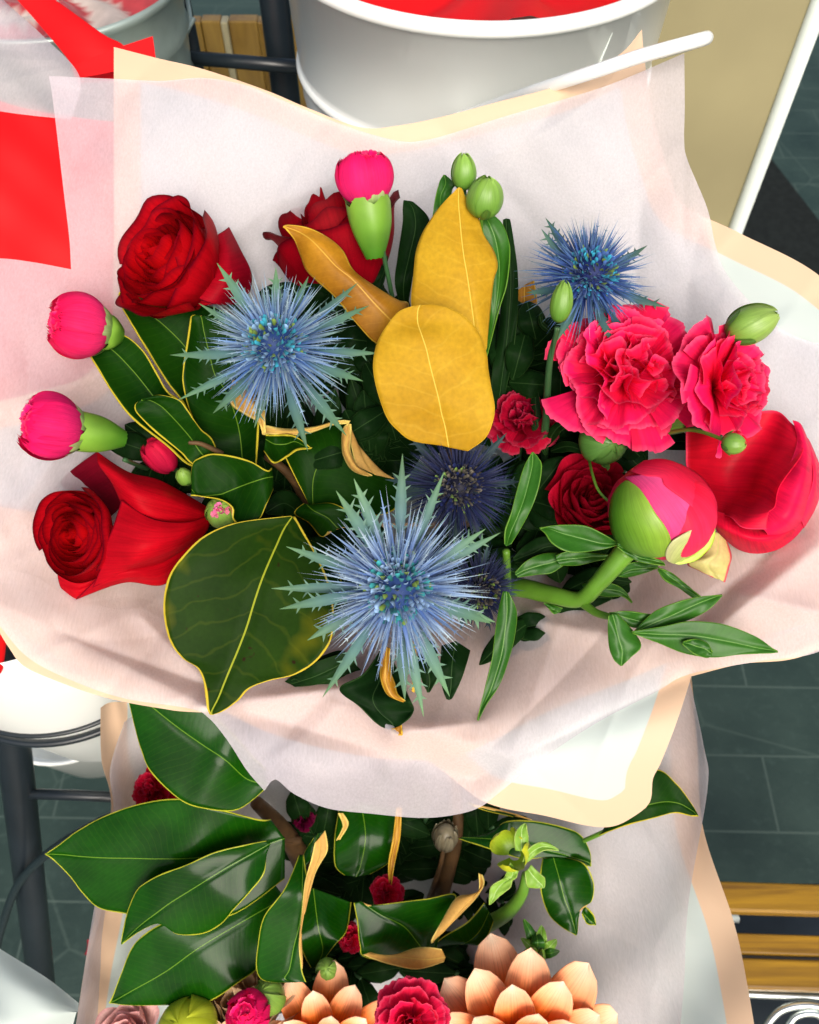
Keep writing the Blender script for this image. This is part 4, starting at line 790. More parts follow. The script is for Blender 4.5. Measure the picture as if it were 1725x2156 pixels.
rose(748, 645, 53.5, (-.30, .90, .34), 142, 232, 'dark red rose seen from behind under the pink carnation bud', 8, [(760, 900, 60), (755, 740, 56), (745, 645, 54)], n=20, opened=.5, cols=((.30, .001, .006), (.26, .001, .008), (.07, .001, .006)))

# ================================================================== carnations
PK0, PK1 = (.78, .05, .13), (.88, .010, .070)
def calyx(root, x, y, d, axis, R, Hh, seed=1, c0=(.10, .30, .02), c1=(.22, .46, .05), n=5, name='calyx', **kw):
    fr = frame(x, y, d, axis, seed); s = px(1, d); mb = MB()
    lathe_egg(mb, fr, R * s * .9, Hh * s, c0, c1); hug(mb, fr, R * s, Hh * s, n, .68, .04, kw.get('top', .74), c0, c1, seed, tip=1, off=.05); return mb.build(name, M['calyx'], root)
def lathe_egg(mb, fr, R, Hh, c0, c1, egg=0, cut=1.0):
    th = np.linspace(0, 2 * math.pi, 24, endpoint=False); G = []; b = np.linspace(0, math.pi * cut, 16)
    for q in b: G.append(np.stack([R * np.sin(q) * (1 + egg * math.cos(q)) * np.cos(th), R * np.sin(q) * (1 + egg * math.cos(q)) * np.sin(th), -Hh * np.cos(q) + 0 * th], -1))
    mb.grid(tf(fr, np.array(G)), lerp(c0, c1, np.repeat((b / math.pi)[:, None], 24, 1)), closed=True)
def carn_bud(x, y, d, axis, R, Hh, cal, label, seed, path, col=((.85, .03, .20), (.90, .008, .12)), grp='pink carnation buds', n=15, calR=None):
    """closed pink carnation: ball of overlapping petals above a tubular green calyx"""
    s = px(1, d); ax = np.array(axis, float); ax /= np.linalg.norm(ax); root = thing('carnation', at(*path[0]), label, 'carnation', grp); fr = frame(x, y, d, ax, seed)
    mb = MB(); lathe_egg(mb, fr, R * s * .80, Hh * s * .78, col[1], col[1])
    hug(mb, fr, R * s, Hh * s, n, .62, .10, .76, col[0], col[1], seed, off=.10, serr=.5, tip=.1, flare=.0, jitter=.3)
    ruffled(mb, (fr[0], fr[1] - fr[0][:, 2] * Hh * s * .05), R * s * 1.0, 14, col[0], col[1], seed, spread=.80, ruf=.06, width=.50, lo=.05)
    mb.build('bloom', M['petal'], root)
    if cal:
        c = fr[1] - fr[0][:, 2] * (Hh + cal * .38) * s; mb = MB(); f2 = (fr[0], c); cr_ = (calR or R * .55) * s
        th = np.linspace(0, 2 * math.pi, 26, endpoint=False); G = []; CC = []
        for q in np.linspace(0, 1, 12):
            rr = cr_ * (.45 + .55 * math.sin(min(q * 2.0, 1.57))) * (1 + .10 * q); G.append(np.stack([rr * np.cos(th), rr * np.sin(th), (-.62 + 1.10 * q + .0) * cal * s + .012 * cal * s * np.sin(15 * th) + .10 * cal * s * q * np.cos(5 * th)], -1)); CC.append(lerp((.05, .20, .012), (.24, .46, .05), np.full(26, q)))
        mb.grid(tf(f2, np.array(G)), np.array(CC), closed=True)
        hug(mb, (fr[0], fr[1] - fr[0][:, 2] * Hh * s * .35), R * .88 * s, Hh * .85 * s, 5, .52, .08, .52, (.14, .38, .03), (.62, .66, .34), seed, tip=1, off=.03); mb.build('calyx', M['calyx'], root)
    stem(root, path, [5, 5], 'dstem'); return root
carn_bud(768, 372, 46.5, (-.12, .95, .35), 58, 56, 110, 'bright pink carnation bud with thick green calyx at the top of the bouquet', 21, [(860, 800, 57), (825, 620, 50), (805, 520, 47.5)], calR=44)
carn_bud(162, 685, 47.5, (-.80, .10, .62), 65, 62, 34, 'pink carnation bud just right of the red sheet, left edge, upper of the two', 22, [(420, 900, 57), (300, 800, 52), (225, 770, 49)], col=((.90, .04, .20), (.90, .008, .09)))
carn_bud(104, 897, 45.5, (-.80, .12, .58), 66, 64, 95, 'round pink carnation bud with lime green calyx at the far left', 23, [(450, 1010, 56), (350, 1000, 53), (262, 968, 47.6)], calR=40)
carn_bud(335, 958, 50, (-.5, .7, .5), 30, 44, 0, 'small half open crimson carnation bud between the left leaves', 24, [(480, 1050, 58), (400, 1000, 53), (350, 985, 51)], col=((.55, .01, .06), (.60, .01, .05)), n=8)
# small green buds near the left
def green_bud(x, y, d, axis, R, Hh, label, seed, path, tipc=None, grp='green carnation buds', n=6, c0=(.10, .28, .03), c1=(.28, .48, .08), leaves=0):
    s = px(1, d); root = thing('carnation_bud', at(*path[0]), label, 'flower bud', grp); fr = frame(x, y, d, axis, seed)
    mb = MB(); lathe_egg(mb, fr, R * s * .93, Hh * s * .95, c0, tipc or c1, .12); hug(mb, fr, R * s, Hh * s, n, .85, .03, .93, c0, c1, seed, tip=1, off=.05, jitter=.05, nub=.06, egg=.12)
    mb.build('calyx', M['calyx'], root)
    if leaves:
        mb = MB(); hug(mb, (fr[0], fr[1] - fr[0][:, 2] * Hh * s * .3), R * 1.05 * s, Hh * .75 * s, leaves, .32, .03, .55, (.05, .15, .02), (.10, .25, .04), seed + 4, tip=1, flare=.25); mb.build('bracts', M['calyx'], root)
    stem(root, path, [4, 4], 'stem' if leaves else 'dstem'); return root
green_bud(467, 1078, 47.5, (-.1, .3, 1), 34, 34, 'round green bud showing a pink tip under the curled leaf', 31, [(600, 1120, 58), (540, 1110, 53), (480, 1090, 49)])
mb = MB(); fr = frame(465, 1077, 46.9, (-.1, .3, 1)); ruffled(mb, fr, px(24, 47), 9, (.8, .1, .2), (.80, .25, .30), 4, spread=.9, ruf=.1, width=.35)
_b = mb.build('petal_tip', M['petal'], [o for o in COL.objects if o.name.startswith('carnation_bud')][-1])
green_bud(388, 1003, 48.5, (-.2, .5, .8), 17, 22, 'tiny green bud between the left leaves', 32, [(480, 1060, 57), (430, 1030, 52), (395, 1012, 49)], leaves=3)
green_bud(977, 362, 46, (-.05, .9, .5), 26, 36, 'upper of the two green buds behind the tall golden leaf', 33, [(985, 640, 55), (985, 500, 49), (978, 395, 46.6)])
green_bud(1021, 416, 45.3, (.1, .75, .7), 38, 42, 'plump lower green bud beside the golden leaf tip', 34, [(1010, 640, 55), (1012, 540, 49), (1014, 460, 46)], leaves=3)
green_bud(1183, 636, 43.8, (.1, .92, .35), 23, 42, 'slender green bud in front of the deep blue sea holly', 35, [(1140, 940, 52), (1155, 800, 47.5), (1172, 690, 44.6)])
green_bud(1583, 682, 44.6, (.9, .35, .4), 40, 52, 'large pale green bud at the right, above the ruffled carnation', 36, [(1440, 830, 51), (1480, 760, 48), (1530, 712, 45.8)], leaves=3, c0=(.16, .34, .04), c1=(.36, .52, .12))
green_bud(1545, 934, 42.6, (.8, -.1, .5), 22, 24, 'tiny green bud in front of the peony below the right carnation', 37, [(1350, 925, 50), (1450, 905, 45.5), (1522, 925, 43)], leaves=4)
green_bud(1272, 928, 48.2, (.15, -.2, .9), 50, 46, 'green bud clasped by leaves below the big carnation', 38, [(1180, 1010, 56), (1220, 960, 51), (1250, 940, 48)], leaves=4, c0=(.04, .15, .02), c1=(.14, .32, .06))

def carnation(x, y, d, axis, R, label, seed, path, n=46, col=((.78, .002, .012), (.95, .014, .09)), spread=1.5, ruf=.09, cal=None, grp='ruffled carnations in bloom', width=.5):
    s = px(1, d); root = thing('carnation', at(*path[0]), label, 'carnation', grp); fr = frame(x, y, d, axis, seed)
    mb = MB(); ruffled(mb, fr, R * s, n, col[0], col[1], seed, spread=spread, ruf=ruf, width=width); mb.build('bloom', M['petal'], root)
    if cal is not None: calyx(root, cal[0], cal[1], cal[2], cal[3], cal[4], cal[5], seed)
    stem(root, path, [6, 6], 'dstem'); return root
ax_ = np.array((-.05, .12, 1.))
carnation(1312, 792, 47.6, (-.02, .12, 1), 136, 'big red pink ruffled carnation fully open, right of the golden leaves', 41, [(1150, 1150, 60), (1230, 960, 54), (1312, 830, 49)], n=26, spread=1.35, ruf=.12, width=.80, cal=(1235, 870, 48.5, (.3, -.4, .6), 30, 55))
carnation(1498, 818, 46.2, (.68, .04, .72), 120, 'ruffled pink red carnation turned to the right beside the large green bud', 42, [(1200, 1130, 60), (1340, 960, 54), (1450, 860, 50)], n=24, spread=1.3, ruf=.11, width=.75, cal=(1420, 872, 48.6, (.9, .15, .2), 38, 70))
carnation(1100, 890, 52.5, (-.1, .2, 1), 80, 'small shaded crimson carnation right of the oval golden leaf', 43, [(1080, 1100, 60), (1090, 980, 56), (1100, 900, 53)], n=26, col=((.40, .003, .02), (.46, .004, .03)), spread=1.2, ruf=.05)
rose(1240, 1075, 51.0, (-.02, .42, .9), 96, 90, 'crimson rosette carnation behind the peony bud', 44, [(1150, 1200, 60), (1200, 1130, 56), (1240, 1080, 51.5)], n=24, opened=.25, cols=((.42, .004, .02), (.55, .005, .03), (.50, .01, .04)), grp='ruffled carnations in bloom', sep=False, cat='carnation', mat='petal', ruffle=.06).name = 'carnation'
# thin connecting stalk with buds at the right, and the thin stem before the crimson carnation
# ================================================================== peonies
pe = thing('peony', at(1200, 1180, 58), 'large cupped red peony at the right edge behind the carnation', 'peony', 'peonies')
mb = MB(); rr_ = random.Random(5)
def cup_petal(mb, fr, R, ang, phi, zb, top, inward, c0, c1, lean=0., seed=0):
    na, nb = 31, 27; a = np.linspace(-1, 1, na)[:, None]; b = np.linspace(0, 1, nb)[None, :]; q = random.Random(seed)
    th = ang + a * phi * (.6 + .4 * np.sin(b * 1.57)); edge = top * (1 - .16 * np.abs(a) ** 2.6 + .025 * np.sin(a * 6 + seed) + .018 * np.sin(a * 15 + seed))
    be = b * edge * math.pi; rad = R * np.sin(be) ** .9 * (1 + .04 * np.sin(a * 3 + seed)) * (1 - inward * b ** 2)
    z = -R * .85 * np.cos(be) + R * zb; rad = rad + R * lean * b ** 2 + R * .05 * a * b
    rad = rad + R * .012 * np.sin(a * 22 + seed) * b
    P = np.stack([rad * np.cos(th), rad * np.sin(th), z + 0 * rad], -1); c = lerp(c0, c1, np.broadcast_to(b, rad.shape)) * q.uniform(.9, 1.08)
    mb.grid(tf(fr, P), c, np.stack([np.broadcast_to(a, rad.shape) * .5 + .5, np.broadcast_to(b, rad.shape)], -1))
pc0, pc1 = (.62, .006, .025), (.80, .012, .040)
def zz(rows): return [[(1138.5 + x * .34, 621 + y * .34, d) for x, y, d in r_] for r_ in rows]
PP = [zz([[(900, 820, 47.5), (1180, 760, 48.3), (1440, 715, 48.4), (1550, 790, 47.4), (1642, 890, 46.6)], [(900, 960, 48), (1150, 930, 49.2), (1350, 920, 49.0), (1500, 960, 47.2), (1612, 1000, 45.6)], [(910, 1080, 48), (1120, 1120, 49.5), (1290, 1110, 48.8), (1410, 1130, 46.7), (1482, 1185, 45.0)],
        [(1000, 1210, 47.5), (1150, 1230, 48.9), (1270, 1240, 48.1), (1370, 1265, 46.1), (1452, 1310, 44.8)], [(1060, 1300, 47), (1130, 1310, 47.8), (1200, 1335, 46.8), (1290, 1365, 45.4), (1412, 1350, 44.7)], [(1075, 1345, 46.5), (1120, 1358, 46.9), (1180, 1378, 45.7), (1255, 1442, 44.9), (1400, 1452, 44.8)]]),
      zz([[(1560, 775, 47), (1610, 800, 47), (1652, 890, 48)], [(1590, 900, 46.6), (1650, 950, 46.2), (1706, 1040, 48)], [(1540, 1050, 45.9), (1640, 1100, 45.2), (1723, 1150, 48)], [(1455, 1190, 45.6), (1600, 1250, 44.9), (1702, 1270, 48)], [(1420, 1300, 45.3), (1550, 1380, 44.9), (1632, 1430, 48)], [(1390, 1350, 45.3), (1480, 1450, 45.3), (1540, 1530, 48.3)], [(1360, 1430, 45.6), (1410, 1490, 45.8), (1440, 1580, 48.4)]]),
      zz([[(1070, 1335, 46.8), (1080, 1420, 46.5), (1100, 1475, 48.2)], [(1180, 1370, 46.6), (1195, 1480, 45.9), (1225, 1575, 48.2)], [(1300, 1430, 46.3), (1325, 1520, 45.7), (1358, 1600, 48.4)], [(1420, 1440, 46.2), (1460, 1510, 45.9), (1503, 1560, 48.6)], [(1520, 1370, 46.5), (1570, 1440, 46.4), (1605, 1470, 48.8)]]),
      zz([[(1600, 850, 47.4), (1655, 890, 47.6), (1690, 960, 48.6)], [(1670, 1000, 46.7), (1700, 1020, 46.9), (1738, 1090, 48.8)], [(1690, 1120, 46.2), (1715, 1150, 46.7), (1742, 1200, 49)], [(1660, 1250, 46.2), (1690, 1290, 46.8), (1700, 1330, 49)], [(1600, 1380, 46.4), (1625, 1420, 47), (1630, 1450, 49)]])]
PC = [((.42, .002, .010), (.93, .010, .055)), ((.90, .010, .085), (.82, .008, .070)), ((.70, .004, .03), (.88, .008, .06)), ((.88, .02, .09), (.80, .02, .08))]  # shade of the hollow and below the lip put into the petal colours
for k, rw in enumerate(PP):
    mb = MB(); cgrid(mb, rw, PC[k][0], PC[k][1], seed=k, wob=.05, rim=(.95, .05, .14), remap=False, n=60, m=44); mb.build('petal', M['gloss_petal'], pe, thick=.0004)
stem(pe, [(1200, 1180, 58), (1400, 1120, 54), (1560, 1050, 51)], [9, 9], 'dstem')
# peony bud
pb = thing('peony', at(1000, 1230, 58), 'fat pink peony bud wrapped in green sepals on a bent green stem, lower right', 'peony', 'peonies')
fr = frame(1393, 1074, 44.6, (-.12, .60, .80), 0); s_ = px(1, 44.6); Rb = 108 * s_
mb = MB(); lathe_egg(mb, fr, Rb * .93, Rb * .93, (.75, .02, .08), (.80, .01, .04))
for k, (an, w_, t_2) in enumerate([(5.3, 1.25, 1.0), (3.0, 1.1, .84), (1.2, 1.2, .90), (.2, 1.0, .80), (4.4, .9, .88)]): cup_petal(mb, fr, Rb * (1.02 - .02 * k), an, w_, 0, t_2, .0, (.88, .06, .18), (.84, .006, .035), 0, 20 + k)
V_ = mb
mb.build('bloom', M['gloss_petal'], pb)
# sepals traced over the ball
def ball_patch(parent, outline, c, R, d0, name, c0, c1, lift=.03, n=30, label=None, mat='calyx'):
    """patch on the bud's ball: rows of (Lx,Ly,Rx,Ry) projected on the sphere of radius R (px) about c"""
    A = catmull(outline, n); m = 21; G = np.zeros((n, m, 3)); C = np.zeros((n, m, 3)); s = px(1, d0) * 100
    for j, t in enumerate(np.linspace(0, 1, m)):
        x = A[:, 0] * (1 - t) + A[:, 2] * t; y = A[:, 1] * (1 - t) + A[:, 3] * t; q = np.clip(((x - c[0]) ** 2 + (y - c[1]) ** 2) / R ** 2, 0, 1)
        G[:, j] = at(x, y, d0 - np.sqrt(1 - q) * R * s * (1 + lift) - .02); C[:, j] = lerp(c0, c1, np.full(n, t))
    mb = MB(); mb.grid(G, C, np.dstack([np.broadcast_to(np.linspace(0, 1, m)[None], (n, m)), np.broadcast_to(np.linspace(0, 1, n)[:, None], (n, m))])); o = mb.build(name, M[mat], parent, thick=.0008)
    if label: o['label'] = label
    return o
cB = (1393, 1076)
def z4(rows): return [(1138.5 + a * .34, 621 + b * .34, 1138.5 + c * .34, 621 + d * .34) for a, b, c, d in rows]
cB = (1394, 1076)
ball_patch(pb, z4([(520, 1130, 720, 1100), (590, 1190, 800, 1160), (650, 1290, 900, 1240), (720, 1400, 980, 1330), (760, 1500, 1040, 1400), (760, 1620, 1000, 1470)]), cB, 112, 44.6, 'petal', (.80, .05, .20), (.90, .10, .30), lift=.0, mat='gloss_petal', label='streaky magenta pink petal')
ball_patch(pb, z4([(552, 1090, 640, 1030), (650, 1120, 750, 1018), (742, 1130, 850, 1045), (768, 1178, 950, 1095), (850, 1240, 1020, 1155), (915, 1290, 1064, 1235), (980, 1370, 1078, 1330), (1020, 1425, 1078, 1395)]), cB, 112, 44.6, 'petal', (.94, .03, .10), (.84, .006, .04), lift=.035, mat='gloss_petal')
ball_patch(pb, z4([(530, 1150, 545, 1152), (480, 1190, 610, 1198), (442, 1255, 664, 1272), (427, 1340, 712, 1352), (432, 1430, 768, 1428), (462, 1510, 802, 1500), (525, 1580, 802, 1575), (640, 1618, 778, 1610), (740, 1622, 760, 1616)]), cB, 112, 44.6, 'sepal', (.07, .27, .012), (.26, .42, .04), lift=.05, label='mid green sepal with a pink margin')
ball_patch(pb, z4([(1066, 1394, 1080, 1398), (960, 1440, 1080, 1475), (868, 1490, 1062, 1545), (808, 1532, 1022, 1595), (775, 1590, 960, 1645), (782, 1640, 880, 1667), (830, 1664, 850, 1669)]), cB, 112, 44.6, 'sepal', (.62, .62, .30), (.42, .62, .03), lift=.12, label='pale lime green sepal')
stem(pb, [(1000, 1230, 58), (1090, 1236, 52), (1160, 1252, 49.5), (1222, 1262, 48), (1262, 1225, 47), (1318, 1160, 46.2)], [22, 21, 19, 17, 19, 24])
stem(pb, [(1225, 1268, 48), (1255, 1290, 47), (1290, 1300, 46)], [10, 7])
def lf(parent, st, d, label=None, **kw): return leaf(parent, st, d, ('green', 'green'), label=label, **kw)
lf(pb, [(1300, 1142, 1300, 1145, 1300, 1148), (1272, 1125, 1270, 1145, 1262, 1158), (1232, 1107, 1230, 1135, 1202, 1163), (1182, 1105, 1190, 1125, 1165, 1146), (1155, 1108, 1160, 1114, 1148, 1124), (1136, 1112, 1138, 1113, 1138, 1115)], 44.8, cup=-.6, label='leaf under the bud with pale rolled edge')
lf(pb, [(1300, 1143, 1300, 1147, 1300, 1152), (1335, 1152, 1335, 1168, 1325, 1172), (1365, 1170, 1362, 1178, 1352, 1184), (1392, 1180, 1394, 1184, 1388, 1190), (1400, 1190, 1400, 1190, 1400, 1191)], 44.2, cup=-.3)
lf(pb, [(1335, 1330, 1332, 1332, 1330, 1334), (1377, 1288, 1385, 1308, 1395, 1325), (1427, 1267, 1432, 1288, 1450, 1305), (1475, 1256, 1480, 1266, 1492, 1284), (1520, 1252, 1521, 1253, 1520, 1256)], 44.6, cup=.4)
lf(pb, [(1330, 1330, 1332, 1331, 1332, 1334), (1400, 1318, 1390, 1336, 1385, 1353), (1452, 1308, 1460, 1338, 1440, 1375), (1522, 1314, 1530, 1350, 1500, 1384), (1587, 1338, 1585, 1362, 1562, 1378), (1620, 1360, 1620, 1368, 1612, 1376), (1637, 1371, 1638, 1372, 1637, 1374)], 44.0, cup=.3, mm=25)
lf(pb, [(1440, 1350, 1438, 1352, 1436, 1356), (1465, 1345, 1465, 1360, 1460, 1376), (1490, 1355, 1488, 1368, 1482, 1384), (1500, 1372, 1500, 1378, 1494, 1384)], 43.7, cup=.3)
lf(pb, [(1300, 1292, 1290, 1293, 1281, 1296), (1338, 1335, 1300, 1335, 1280, 1322), (1350, 1362, 1309, 1365, 1283, 1362), (1330, 1383, 1310, 1385, 1292, 1388), (1310, 1402, 1307, 1402, 1304, 1400)], 44.2, cup=.2, wave=.3)
lf(pb, [(1283, 1290, 1284, 1292, 1286, 1296), (1315, 1286, 1318, 1300, 1312, 1312), (1350, 1290, 1350, 1308, 1342, 1322), (1382, 1295, 1380, 1300, 1372, 1308)], 45, cup=.2)
lf(pb, [(1386, 1195, 1388, 1196, 1384, 1200), (1412, 1205, 1408, 1212, 1400, 1222), (1442, 1228, 1438, 1234, 1432, 1240), (1476, 1256, 1470, 1258, 1458, 1258)], 46.4, cup=.3)
# drooping pink tinged sepal below the bud
fs = leaf(pb, [(1498, 1120, 1512, 1122, 1530, 1140, .4, .2, .3), (1485, 1165, 1510, 1165, 1540, 1170, .2, -.2, .2), (1448, 1186, 1490, 1185, 1535, 1195, .1, -.3, .2), (1470, 1200, 1500, 1205, 1530, 1215), (1500, 1215, 1515, 1220, 1526, 1226)], 46.8, ('green', 'green'), cup=.3, wave=.4, label='pale yellow green drooping sepal with pink tinges')
fs.data.materials.clear(); M['palesepal'] = leaf_mat('pale_sepal', (.55, .58, .16), (.72, .55, .25), (.75, .12, .14), (.6, .6, .2), .45, .3, edge_cm=.10, vein=.1, trans=.25); fs.data.materials.append(M['palesepal'])
# foliage of the peony
pf = thing('peony_foliage', at(1080, 1240, 57), 'upright and hanging narrow peony leaves between the sea holly and the bud', 'foliage', 'peony leaf sprays')
stem(pf, [(1060, 1300, 58), (1068, 1240, 51), (1066, 1160, 48)], [10, 8])
lf(pf, [(1062, 1145, 1066, 1150, 1077, 1145), (1064, 1115, 1076, 1120, 1097, 1112, 0, .2, .2), (1076, 1080, 1092, 1082, 1122, 1064), (1086, 1042, 1106, 1044, 1136, 1020), (1100, 992, 1118, 996, 1141, 980), (1112, 966, 1122, 968, 1134, 964), (1121, 952, 1122, 952, 1124, 953)], 45, cup=-.4)
lf(pf, [(1060, 1245, 1066, 1245, 1072, 1248), (1050, 1285, 1068, 1290, 1088, 1288), (1042, 1335, 1062, 1338, 1084, 1338), (1036, 1385, 1054, 1388, 1073, 1382), (1022, 1445, 1036, 1445, 1053, 1440), (1010, 1492, 1016, 1490, 1026, 1482), (1005, 1516, 1006, 1517, 1008, 1517)], 44.6, cup=.5)
for st_q, dd_ in (([(1085, 1205, 1085, 1210, 1090, 1215), (1110, 1180, 1120, 1195, 1130, 1210), (1150, 1165, 1160, 1185, 1165, 1205), (1205, 1168, 1206, 1170, 1206, 1174)], 49.5), ([(1080, 1175, 1082, 1180, 1085, 1186), (1110, 1145, 1120, 1165, 1125, 1180), (1150, 1130, 1160, 1150, 1165, 1168), (1230, 1150, 1232, 1153, 1232, 1156)], 50.5),
                  ([(1170, 1170, 1172, 1180, 1178, 1190), (1200, 1160, 1215, 1175, 1220, 1190), (1250, 1165, 1255, 1172, 1262, 1180), (1290, 1170, 1291, 1172, 1290, 1176)], 49), ([(1295, 1212, 1298, 1212, 1300, 1208), (1320, 1215, 1330, 1200, 1325, 1186), (1360, 1206, 1362, 1196, 1355, 1184), (1385, 1196, 1386, 1194, 1384, 1190)], 48.5),
                  ([(1225, 1230, 1230, 1240, 1240, 1250), (1270, 1225, 1275, 1240, 1280, 1256), (1310, 1238, 1312, 1248, 1310, 1256), (1331, 1268, 1332, 1268, 1330, 1270)], 49.5), ([(1150, 1262, 1160, 1270, 1170, 1290), (1190, 1250, 1210, 1265, 1220, 1290), (1250, 1245, 1260, 1258, 1262, 1275), (1288, 1258, 1289, 1260, 1288, 1262)], 51),
                  ([(1290, 915, 1300, 925, 1310, 935), (1360, 900, 1370, 930, 1380, 945), (1430, 905, 1440, 930, 1445, 948), (1470, 940, 1472, 944, 1470, 948)], 51), ([(1145, 1270, 1150, 1275, 1155, 1280), (1160, 1272, 1170, 1285, 1165, 1292), (1185, 1280, 1180, 1288, 1175, 1290)], 50)):
    leaf(pf, st_q, dd_, ('dark_shade_green', 'dark_shade_green') if dd_ > 50.2 else ('green', 'green'), cup=.4)
stem(pf, [(1240, 965, 49), (1248, 1000, 47), (1262, 1035, 46.3), (1292, 1064, 46)], [3, 3])
cs = thing('stalk_cluster', at(1180, 1080, 57), 'branching thin carnation stems and dark leaves left of the big carnation', 'foliage')
stem(cs, [(1145, 1020, 56), (1150, 880, 50), (1158, 760, 46.5), (1176, 690, 45)], [8, 8, 7, 5], 'dstem')
stem(cs, [(1310, 900, 48.5), (1400, 912, 47.5), (1470, 902, 46), (1520, 920, 44.5)], [5, 4], 'dstem')
stem(cs, [(1330, 930, 50), (1400, 890, 49), (1440, 860, 48.5)], [7, 6], 'dstem')
for P, w in (([(1150, 940, 52), (1175, 900, 50), (1215, 880, 49)], [2, 12, 10, 1]), ([(1150, 960, 52), (1130, 880, 51), (1128, 800, 51)], [2, 14, 10, 1]), ([(1160, 950, 52), (1200, 940, 50), (1250, 960, 49)], [2, 12, 9, 1]), ([(1160, 700, 50), (1140, 680, 50), (1140, 655, 50)], [3, 6, 4, 1]), ([(1140, 800, 53), (1125, 770, 53), (1120, 700, 53)], [3, 18, 12, 1]), ([(1180, 870, 52), (1185, 840, 51), (1175, 810, 51)], [3, 16, 10, 1])):
    blade(cs, P, w, mat=('dark_shade_green', 'dark_shade_green'))

# ================================================================== LOWER BOUQUET
G2 = 'magnolia sprigs among the flowers'
lsg = thing('magnolia_sprig', at(640, 1800, 72), 'large glossy magnolia sprig pointing left in the lower bouquet', 'sprig', G2)
stem(lsg, [(680, 1900, 76), (630, 1800, 68), (590, 1740, 65), (540, 1690, 62)], [26, 22, 18, 14], 'bark', 'branch')
stem(lsg, [(630, 1770, 66), (590, 1766, 65), (555, 1780, 64)], [10, 7], 'bark', 'branch')
leaf(lsg, [(560, 1660, 562, 1650, 560, 1620, 1.5, 1.5, 1.5), (500, 1705, 520, 1640, 530, 1590, .6, 1, .8), (430, 1702, 475, 1600, 500, 1555), (380, 1684, 430, 1570, 470, 1525), (320, 1628, 380, 1535, 425, 1495), (298, 1580, 335, 1500, 370, 1460), (284, 1530, 300, 1470, 330, 1430), (270, 1470, 275, 1440, 300, 1410)], 57, ('magg', 'magback'), cup=.2, wave=.3, mm=25)
leaf(lsg, [(600, 1850, 600, 1765, 570, 1725, 1.5, 1.5, 1.5), (480, 1930, 520, 1790, 540, 1724, .8, 1, .6), (340, 1935, 410, 1806, 450, 1700), (262, 1923, 330, 1808, 380, 1682), (208, 1911, 280, 1807, 300, 1691), (174, 1880, 220, 1806, 225, 1716), (150, 1848, 170, 1803, 165, 1748), (118, 1815, 130, 1799, 125, 1778), (95, 1798, 96, 1798, 97, 1797)], 57.6, ('magg', 'magback'), cup=.1, wave=.35, n=56, mm=29)
leaf(lsg, [(560, 1800, 570, 1776, 560, 1770, 1, 1, 1), (556, 1840, 530, 1798, 510, 1780, .3, .7, .4), (525, 1880, 490, 1820, 450, 1795, .3, .4, .2), (495, 1912, 440, 1850, 390, 1822), (465, 1946, 400, 1875, 345, 1838), (425, 1966, 360, 1900, 310, 1856), (372, 1966, 330, 1922, 288, 1875), (342, 1943, 300, 1945, 270, 1915), (300, 1958, 275, 1968, 260, 1955), (257, 1988, 256, 1988, 255, 1984)], 56, ('magg', 'magback'), cup=.2, wave=.35, n=56, mm=27)
leaf(lsg, [(620, 1900, 600, 1890, 570, 1850, 2, 2, 2), (560, 2020, 520, 1935, 470, 1900, 1, 1, 1), (500, 2070, 420, 1995, 350, 1940), (430, 2112, 350, 2045, 285, 1985), (340, 2116, 280, 2085, 255, 2050), (270, 2116, 245, 2105, 238, 2095), (230, 2112, 230, 2111, 231, 2110)], 57.6, ('magg', 'magback'), cup=.2, mm=25)
leaf(lsg, [(630, 1800, 638, 1800, 640, 1800, 1.5, 1.5, 1.5), (600, 1870, 637, 1870, 648, 1870), (556, 1930, 634, 1930, 640, 1930), (543, 1990, 620, 1990, 632, 1990), (540, 2040, 610, 2040, 636, 2040), (556, 2064, 600, 2060, 642, 2060), (600, 2068, 620, 2068, 645, 2067)], 55.2, ('magg', 'magback'), cup=.2, mm=21)
leaf(lsg, [(663, 1775, 672, 1765, 685, 1748), (655, 1810, 672, 1800, 690, 1790), (642, 1860, 655, 1850, 668, 1830), (636, 1920, 644, 1910, 652, 1880), (630, 1990, 633, 1980, 636, 1950), (636, 2040, 637, 2035, 637, 2020)], 54.4, ('magback', 'mag'), cup=.5, label='rolled back edge showing the cream underside')
leaf(lsg, [(640, 1830, 660, 1800, 665, 1780), (640, 1800, 662, 1780, 680, 1760), (660, 1765, 670, 1755, 684, 1750)], 57.4, ('magg', 'magback'), cup=.3)
leaf(lsg, [(715, 1700, 760, 1690, 845, 1700, 1, 1, 1), (705, 1760, 770, 1760, 840, 1760), (705, 1820, 760, 1820, 825, 1810), (725, 1842, 750, 1846, 780, 1840)], 65, ('magg', 'magback'), cup=.4)
leaf(lsg, [(600, 1880, 660, 1870, 740, 1900, 1, 1, 1), (620, 1960, 670, 1950, 730, 1960), (640, 2010, 680, 2000, 705, 1990), (655, 2037, 664, 2038, 672, 2035)], 62, ('magg', 'magback'), cup=.4, wave=.6)
leaf(lsg, [(712, 1712, 716, 1712, 722, 1712), (722, 1740, 726, 1735, 734, 1735), (708, 1770, 712, 1768, 716, 1768)], 62, ('magback', 'mag'), cup=.3)
leaf(lsg, [(835, 1700, 840, 1700, 846, 1700), (828, 1760, 835, 1760, 843, 1760), (818, 1820, 824, 1820, 832, 1815), (820, 1870, 822, 1870, 824, 1866)], 63.5, ('brown', 'mag'), cup=.3)
mb = MB(); fr = frame(505, 1625, 60.5, (-.3, .95, .3)); hug(mb, fr, px(32, 60), px(60, 60), 5, .7, .2, .8, (.50, .30, .07), (.62, .45, .12), 3, flare=.2, tip=.6, off=.1)
o = mb.build('broken_bud_scale', M['calyx'], lsg); o['label'] = 'torn tan bud scale'
